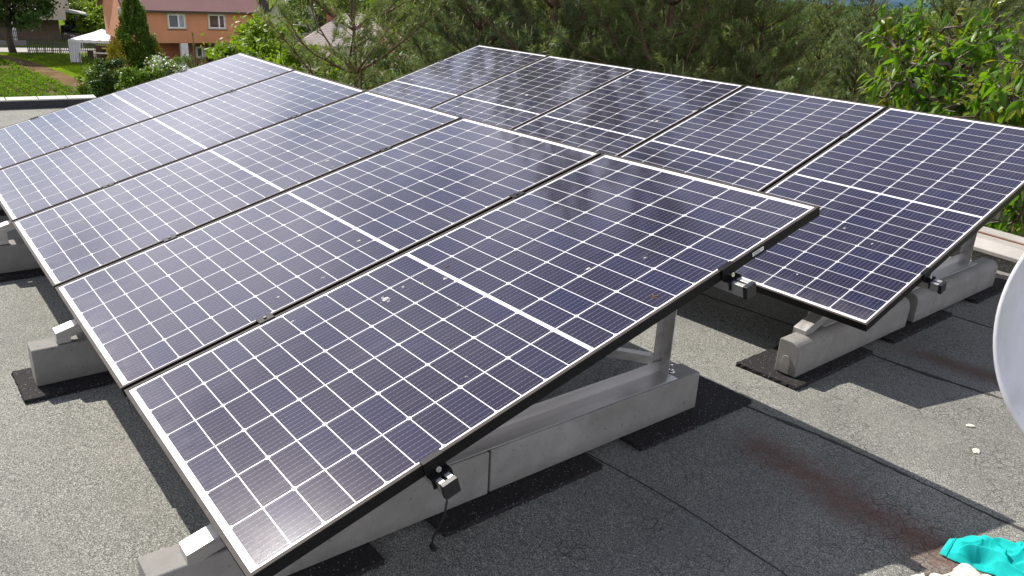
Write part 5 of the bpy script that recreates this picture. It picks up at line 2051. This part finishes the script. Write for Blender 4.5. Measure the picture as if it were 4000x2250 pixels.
# ------------------------------------------------------------------ young pine tip between the two rows of bushes
p = AT(762, 250, 21)
tz = AT(757, 128, 21)[2]
sap = thing('pine_sapling', 'slim young pine with one tall upright leader in front of the orange house', 'pine tree', (p[0], p[1], GZ))
g = np.random.default_rng(31)
H = tz - GZ
T = MB()
T.tube([(0, 0, 0), (0, 0, H * .6), (0, 0, H - .03)], [.07, .035, .006], 8)
sh = [((0, 0, H - .85), (0, 0, 1), .85, 190)]
for w, (zz, L_, nb) in enumerate(((H - .92, .42, 6), (H - 1.5, .7, 6), (H - 2.1, .95, 6), (H - 2.8, 1.2, 6), (H - 3.6, 1.4, 6))):
    for k in range(nb):
        a = 6.283 * k / nb + w
        d = np.array([math.cos(a) * .75, math.sin(a) * .75, .85 if w == 0 else .5])
        d /= np.linalg.norm(d)
        s0 = np.array([0, 0, zz])
        mid = s0 + d * L_ * .55
        e_ = mid + unit(d + np.array([0, 0, .8])) * L_ * .5
        T.tube([s0, mid, e_], [.014, .010, .004], 5)
        sh.append((s0 + d * L_ * .12, (mid - s0), L_ * .5, 70)); sh.append((mid, (e_ - mid), L_ * .5, 80))
tri = []
for s0, d, L_, n in sh:
    s0 = np.array(s0, float); d = unit(np.array(d, float))
    t_ = g.random(n) * L_; ph = g.random(n) * 6.283
    A_ = unit(np.cross(d, [.3, .5, .8])); B_ = np.cross(d, A_)
    base = s0 + d * t_[:, None]
    nd = unit(d * .95 + A_ * np.cos(ph)[:, None] * .75 + B_ * np.sin(ph)[:, None] * .75)
    wv = unit(np.cross(nd, g.normal(0, 1, (n, 3)))) * .005
    tri.append(np.stack([base - wv, base + wv, base + nd * .075], 1))
T.build('trunk', M_BARK, sap, smooth=True)
leafmesh('crown', np.concatenate(tri), 3, leafmat('sapling_needles', (.085, .12, .05), (.14, .17, .075), .3, .45, .4, 1), sap)

# ------------------------------------------------------------------ pines beyond the back row
PROTO = [
    make_pine('pine_tree', 'x', (0, 0, -100), 0, 'pines behind the back row', seed=101, H=12.4, cb=1.4, R=3.1, step=.50, branches=6, candle=.16),
    make_pine('pine_tree', 'x', (0, 0, -100), 0, 'pines behind the back row', seed=102, H=13.4, cb=1.6, R=2.8, step=.52, branches=6, leaf=ML_PINE2, candle=.12),
    make_pine('pine_tree', 'x', (0, 0, -100), 0, 'pines behind the back row', seed=103, H=11.6, cb=1.2, R=3.3, step=.50, branches=6, candle=.2, droop=.06),
    make_pine('pine_tree', 'x', (0, 0, -100), 0, 'pines behind the back row', seed=104, H=16.5, cb=3.0, R=2.0, step=.60, leaf=ML_PINE2, candle=.1, profile=.55),
]
usedp = set()
# az (deg), distance, prototype, height scale, rotation
PINES = [
    (-48.5, 12.0, 0, 0.98, 3.3, 'pine with light tips right behind the middle of the back row'),
    (-41.5, 12.5, 3, 0.93, 1.2, 'tall narrow pine mirrored as a dark streak in the middle panel of the back row'),
    (-55, 12.0, 2, 0.80, 2.2, 'broad pine behind the second panel of the back row'),
    (-36, 13.5, 1, 0.84, 0.9, 'dark pine behind the far corner of the back row'),
    (-34.6, 15.5, 3, 0.96, 2.0, 'tall narrow pine left of the far corner of the back row'),
    (-61, 14.5, 1, 0.66, 3.3, 'low pine left of the cherry tree'),
    (-52, 17.5, 0, 0.92, 5.0, 'bushy pine in the second rank above the middle panels'),
    (-66.5, 13.0, 2, 0.82, 1.6, 'pine behind the cherry tree'),
    (-72, 14.5, 1, 1.12, 0.4, 'dark pine at the top right corner'),
    (-44, 18.5, 2, 1.18, 2.9, 'pine in the second rank behind the tall narrow one'),
    (-38.5, 20.0, 1, 1.02, 5.5, 'pine in the second rank near the far corner'),
    (-58.5, 20.0, 0, 0.70, 0.9, 'pine in the second rank below the distant hill'),
    (-69, 22.0, 1, 1.15, 2.4, 'pine in the second rank at the far right'),
    (-48, 26.0, 1, 0.95, 4.4, 'pine in the third rank behind the middle panels'),
    (-34, 24.0, 2, 1.15, 1.1, 'pine in the third rank left of the far corner'),
]
for az, d, k, sc, ro, lab in PINES:
    pr = PROTO[k]
    o = pr if k not in usedp else copy_tree(pr)
    usedp.add(k)
    a = math.radians(az)
    o.location = (CAM[0] + d * math.cos(a), CAM[1] + d * math.sin(a), GZ)
    o.rotation_euler = (0, 0, ro)
    o.scale = (sc, sc, sc)
    tag(o, lab, 'pine tree', 'pines behind the back row')

# the near, open pine whose long boughs cross the houses
a = math.radians(-28.0)
make_pine('pine_tree', 'open pine whose long boughs hang across the cottage and the bright maple', (CAM[0] + 13.2 * math.cos(a), CAM[1] + 13.2 * math.sin(a), GZ), 1.0, 'pines behind the back row',
          seed=121, H=10.2, cb=2.2, R=3.3, step=.80, branches=5, shootdens=.72, candle=.2)
# drooping spruce and bright maple
a = math.radians(-34.0)
def spruce(label, loc, H, R, seed):
    g = np.random.default_rng(seed)
    root = tree_root('spruce_tree', label, 'spruce tree', loc, 0, None)
    T = MB(); T.tube([(0, 0, 0), (0, 0, H)], [.2, .02], 8)
    C, D, N, L_ = [], [], [], []
    z = .8
    while z < H - .2:
        f = z / H
        for k in range(7):
            a = g.random() * 6.283
            Lb = R * (1 - f) ** .9 * g.uniform(.75, 1.1) + .15
            s0 = np.array([0, 0, z])
            d = np.array([math.cos(a), math.sin(a), -.15])
            e_ = s0 + d * Lb + np.array([0, 0, .08 * Lb])
            T.tube([s0, e_], [.022, .006], 4, cap=False)
            sd = np.array([-math.sin(a), math.cos(a), 0])
            m = int(70 * Lb)
            u = g.uniform(.15, 1, m)
            w = g.normal(0, 1, m) * .22 * (1.1 - u) * Lb
            hang = g.uniform(0, .42, m) * (.4 + u * .6)
            P = s0 + (e_ - s0) * u[:, None] + sd * w[:, None]
            P[:, 2] -= hang
            C.append(P)
            D.append(np.array([0, 0, -1.0]) + d * .55 + g.normal(0, .3, (m, 3)))
            N.append(g.normal(0, 1, (m, 3)) + d)
            L_.append(g.uniform(.09, .17, m))
        z += .34 * g.uniform(.8, 1.2)
    C, D, N, L_ = map(np.concatenate, (C, D, N, L_))
    T.build('trunk', M_BARKD, root, fix=False)
    leafmesh('crown', quads(C, D, N, L_, L_ * .34), 4, ML_SPRUCE, root)


spruce('drooping fresh green spruce between the pines', (CAM[0] + 17.5 * math.cos(a), CAM[1] + 17.5 * math.sin(a), GZ), 10.2, 2.2, 55)
p = AT(1085, 180, 27)
make_tree('maple_tree', 'bright yellow-green maple between the orange house and the pines', 'tree', (p[0], p[1], GZ), ML_BRIGHT, seed=66, H=7.2, trunk_h=1.6, R=2.2, nleaf=20000, lsize=.15, clumps=70, spread=.24)
p = AT(985, 210, 34)
make_tree('maple_tree', 'smaller fresh green tree beside the orange house downpipe', 'tree', (p[0], p[1], GZ), ML_BRIGHT, seed=67, H=6.5, trunk_h=1.2, R=1.7, nleaf=12000, lsize=.15, clumps=50, spread=.25)
for i, (px, py, d, h, r, m, lab) in enumerate([(3410, 60, 34, 8.2, 3.2, ML_PALE, 'pale green birch-like tree between the pines below the hill'), (3700, 30, 30, 8.3, 3.0, ML_BRIGHT, 'fresh green tree top right of the hill gap'), (2450, 40, 40, 9.0, 4.5, ML_MID, 'broadleaf tree glimpsed behind the pines'),
                                         (1900, 60, 45, 9.0, 4.5, ML_BRIGHT, 'bright broadleaf tree glimpsed left of the pines'), (3050, 40, 45, 8.4, 4.5, ML_MID, 'broadleaf tree glimpsed behind the right-hand pines'), (3900, 40, 40, 10.0, 5, ML_DARK, 'dark broadleaf tree at the far right')]):
    p = AT(px, py, d)
    make_tree('broadleaf_tree', lab, 'tree', (p[0], p[1], GZ), m, seed=140 + i, H=h, trunk_h=h * .2, R=r, nleaf=9000, lsize=.2, clumps=60, spread=.24, group='broadleaf trees behind the pines')
g = np.random.default_rng(88)
Q = []
for i in range(420):
    az = math.radians(g.uniform(-80, -40)); d = 55 + 700 * g.random() ** 1.6
    h = g.uniform(5.0, 8.2) * (0.8 if d < 90 else 1.0)
    r = h * .5 * (1 + d / 500)
    n = 520 if d < 200 else 260
    v = unit(g.normal(0, 1, (n, 3))) * g.uniform(.6, 1.05, (n, 1))
    v[:, 2] = np.abs(v[:, 2]) * 1.0
    lump = 1 + .22 * np.sin(v[:, 0] * 5 + i) * np.sin(v[:, 1] * 6 + 2 * i)
    P_ = np.c_[CAM[0] + d * math.cos(az) + v[:, 0] * r * lump, CAM[1] + d * math.sin(az) + v[:, 1] * r * lump, GZ + .2 + v[:, 2] * h * .85 * lump]
    L_ = g.uniform(.35, .7, n) * (1 + d / 260)
    Q.append(quads(P_, g.normal(0, 1, (n, 3)), g.normal(0, .6, (n, 3)) + np.array([0, 0, 1.]), L_, L_ * .7))
o = leafmesh('woods', np.concatenate(Q), 4, leafmat('wood_leaves', (0.045, 0.085, 0.030), (0.085, 0.130, 0.045), .3, .7, .1, .03), None)
tag(o, 'wooded valley floor glimpsed between the pines below the blue hill', 'woods', kind='stuff')
# shrubs filling the garden at the foot of the pines
g = np.random.default_rng(77)
proto = None
for i in range(34):
    if i < 17: az = math.radians(-24 - i * 3.0); d = 9.5 + 4 * g.random() + (3 if i % 3 == 0 else 0); h = g.uniform(3.4, 5.2)
    else: az = math.radians(-30 - (i - 17) * 2.7); d = 20 + 14 * g.random(); h = g.uniform(5.6, 7.0)
    if proto is None:
        proto = make_tree('undergrowth_shrub', 'x', 'shrub', (0, 0, 0), ML_DARK, seed=170, H=3.2, trunk_h=.3, R=2.0, nleaf=9000, lsize=.13, clumps=60, shape='dome', spread=.28)
        o = proto
    else: o = copy_tree(proto)
    o.location = (CAM[0] + d * math.cos(az), CAM[1] + d * math.sin(az), GZ)
    o.rotation_euler = (0, 0, g.random() * 6)
    s_ = h / 3.2
    o.scale = (s_, s_, s_)
    tag(o, 'dark shrub in the shade at the foot of the pines' if i < 17 else 'tall dark shrub in the gaps well behind the pines', 'shrub', 'shrubs at the foot of the pines' if i < 17 else 'tall shrubs behind the pines')


# ------------------------------------------------------------------ cherry tree at the right
def leaf_blades(P, D, Up, L, Wd, curl):
    """drooping cherry leaves: six-cornered folded blades (two quads' worth as one hexagon strip)"""
    n = len(P)
    D = unit(D)
    Sd = unit(np.cross(D, Up))
    Nn = np.cross(Sd, D)
    L = L[:, None]; Wd = Wd[:, None]; curl = curl[:, None]
    out = []
    st = [0, .18, .42, .68, .88, 1.0]
    wd = [.04, .72, 1.0, .82, .42, .02]
    mid = [P + D * L * s - np.array([0, 0, 1]) * L * curl * s * s for s in st]
    for sgn in (-1, 1):
        edge = [mid[k] + Sd * Wd * .5 * wd[k] * sgn + Nn * Wd * .16 * wd[k] for k in range(6)]
        for k in range(5):
            q = [mid[k], mid[k + 1], edge[k + 1], edge[k]]
            if sgn < 0: q = q[::-1]
            out.append(np.stack(q, 1))
    return np.stack(out, 1).reshape(-1, 4, 3)


def leafmesh_joined(name, Q, mats, parent, mi):
    """quads in blocks of ten per leaf, welded so that each leaf is one piece"""
    me = bpy.data.meshes.new(name)
    V = np.round(Q.reshape(-1, 3), 6)
    blk = np.repeat(np.arange(len(Q) // 10), 40)
    key = np.c_[blk, V]
    uq, inv = np.unique(key, axis=0, return_inverse=True)
    inv = inv.reshape(-1)
    me.vertices.add(len(uq)); me.vertices.foreach_set('co', uq[:, 1:].reshape(-1).astype(np.float32))
    me.loops.add(len(inv)); me.loops.foreach_set('vertex_index', inv.astype(np.int32))
    me.polygons.add(len(Q)); me.polygons.foreach_set('loop_start', (np.arange(len(Q)) * 4).astype(np.int32))
    for m in mats: me.materials.append(m)
    me.polygons.foreach_set('material_index', mi.astype(np.int32))
    me.polygons.foreach_set('use_smooth', [True] * len(Q))
    me.update(calc_edges=True)
    o = bpy.data.objects.new(name, me); COL.objects.link(o); o.parent = parent
    return o


def cherry():
    g = np.random.default_rng(12)
    base = AT(3930, 300, 7.9)
    root = thing('cherry_tree', 'cherry tree with drooping glossy leaves and a few red cherries at the right', 'cherry tree', (base[0], base[1], GZ))
    b0 = np.array([base[0], base[1], GZ])
    T = MB()
    trunk_top = AT(3960, 520, 7.6) - b0
    T.tube([(0, 0, 0), (.05, .05, 2.5), trunk_top * np.array([.6, .6, .8]), trunk_top], [.16, .13, .10, .075], 10)
    P, D, L_, young = [], [], [], []
    FR = []
    br = [  # boughs: screen paths at a distance (start near the trunk, end at the tip)
        ([(3960, 520), (3800, 330), (3520, 260), (3500, 190), (3440, 90), (3412, 50)], 7.3),
        ([(3960, 520), (3700, 250), (3600, 262), (3530, 235), (3470, 330)], 7.1),
        ([(3800, 330), (3720, 240), (3800, 195), (3815, 160), (3830, 100)], 7.4),
        ([(3960, 520), (3560, 330), (3520, 290), (3470, 350), (3455, 400)], 7.0),
        ([(3600, 262), (3560, 160), (3610, 140), (3640, 120), (3560, 80)], 7.6),
        ([(3960, 520), (3640, 350), (3560, 310), (3500, 330), (3440, 400)], 6.9),
        ([(3960, 520), (3760, 400), (3680, 430), (3640, 470)], 6.7),
        ([(3960, 520), (3850, 380), (3830, 330), (3780, 330), (3720, 420)], 6.9),
        ([(3960, 520), (3930, 300), (3900, 190), (3880, 140), (3905, 100)], 7.5),
        ([(3960, 520), (3960, 380), (3900, 330), (3850, 420), (3800, 460)], 6.6),
        ([(3960, 520), (4060, 380), (4000, 330), (3960, 390), (3920, 430)], 6.5),
        ([(3960, 520), (4100, 300), (4050, 250), (4000, 250), (3950, 290)], 7.0),
        ([(3960, 520), (4200, 350), (4300, 200), (4330, 100)], 7.4),
        ([(3960, 520), (4250, 450), (4500, 400)], 7.4),
        ([(3960, 560), (3900, 640), (3960, 760), (3990, 820)], 6.6),
        ([(3960, 560), (4050, 680), (3980, 860), (3930, 880)], 6.4),
        ([(3960, 560), (4100, 700), (4090, 850), (4040, 900)], 6.5),
        ([(3760, 260), (3700, 190), (3660, 150), (3690, 110), (3780, 100)], 7.8),
        ([(3700, 300), (3600, 200), (3560, 215), (3500, 130), (3470, 130)], 7.7),
        ([(3800, 300), (3700, 330), (3620, 370), (3560, 420)], 7.2),
        ([(3850, 250), (3760, 160), (3700, 180), (3650, 230)], 8.0),
    ]
    for bi, (path, d) in enumerate(br):
        pts = [AT(x, y, d + .25 * math.sin(k * 1.9 + bi)) - b0 for k, (x, y) in enumerate(path)]
        if path[0][0] == 3960: pts[0] = trunk_top + np.array([0, 0, -.15])
        pts = np.array(pts)
        T.tube(pts, [.018 * (1 - .8 * k / (len(pts) - 1)) + .003 for k in range(len(pts))], 6, cap=False)
        seg = np.linalg.norm(np.diff(pts, axis=0), axis=1); cum = np.r_[0, seg.cumsum()]
        tot = cum[-1]
        nsp = int(tot / .075)
        for q in range(nsp):
            u = g.uniform(.22, 1.0) * tot
            j = min(len(seg) - 1, np.searchsorted(cum, u) - 1); j = max(j, 0)
            p = pts[j] + (pts[j + 1] - pts[j]) * (u - cum[j]) / seg[j]
            dr = unit(pts[j + 1] - pts[j])
            sd = unit(np.cross(dr, g.normal(0, 1, 3)))
            Lt = g.uniform(.06, .30)
            e_ = p + (dr * .55 + sd * .8 + np.array([0, 0, .25])) * Lt
            T.tube([p, e_], [.005, .0025], 4, cap=False)
            nl = g.integers(4, 8)
            yt = g.random() < (.42 if u > tot * .6 else .14)
            for w in range(nl):
                f = .25 + .75 * w / nl
                pp = p + (e_ - p) * f
                P.append(pp)
                D.append(unit((e_ - p) / Lt * .55 + g.normal(0, .55, 3) + np.array([0, 0, -.85 if not yt else -.45])))
                L_.append(g.uniform(.075, .125) * (.75 if yt else 1)); young.append(yt)
            if g.random() < .035: FR.append(p + np.array([0, 0, -.06]))
    P, D, L_ = np.array(P), np.array(D), np.array(L_); young = np.array(young)
    n = len(P)
    Up = unit(np.array([0, 0, 1.0]) + g.normal(0, .5, (n, 3)))
    Q = leaf_blades(P, D, Up, L_, L_ * g.uniform(.36, .46, n), g.uniform(.05, .35, n))
    T.build('trunk', plain('cherry_bark', (.10, .068, .055), .6, 0, .3, 20), root, smooth=True, fix=False)
    leafmesh_joined('crown', Q, [ML_CHERRY, ML_CHERRYY], root, np.repeat(young.astype(int), 10))
    bm = bmesh.new()
    for f in FR:
        for k in range(2):
            off = Vector((g.normal(0, .015), g.normal(0, .015), g.normal(0, .01)))
            bmesh.ops.create_icosphere(bm, subdivisions=2, radius=.0105, matrix=Matrix.Translation(Vector(f) + off))
    me = bpy.data.meshes.new('cherries'); bm.to_mesh(me); bm.free(); me.materials.append(M_FRUIT)
    me.polygons.foreach_set('use_smooth', [True] * len(me.polygons))
    o = bpy.data.objects.new('cherries', me); COL.objects.link(o); o.parent = root
    tag(o, kind='stuff')


cherry()
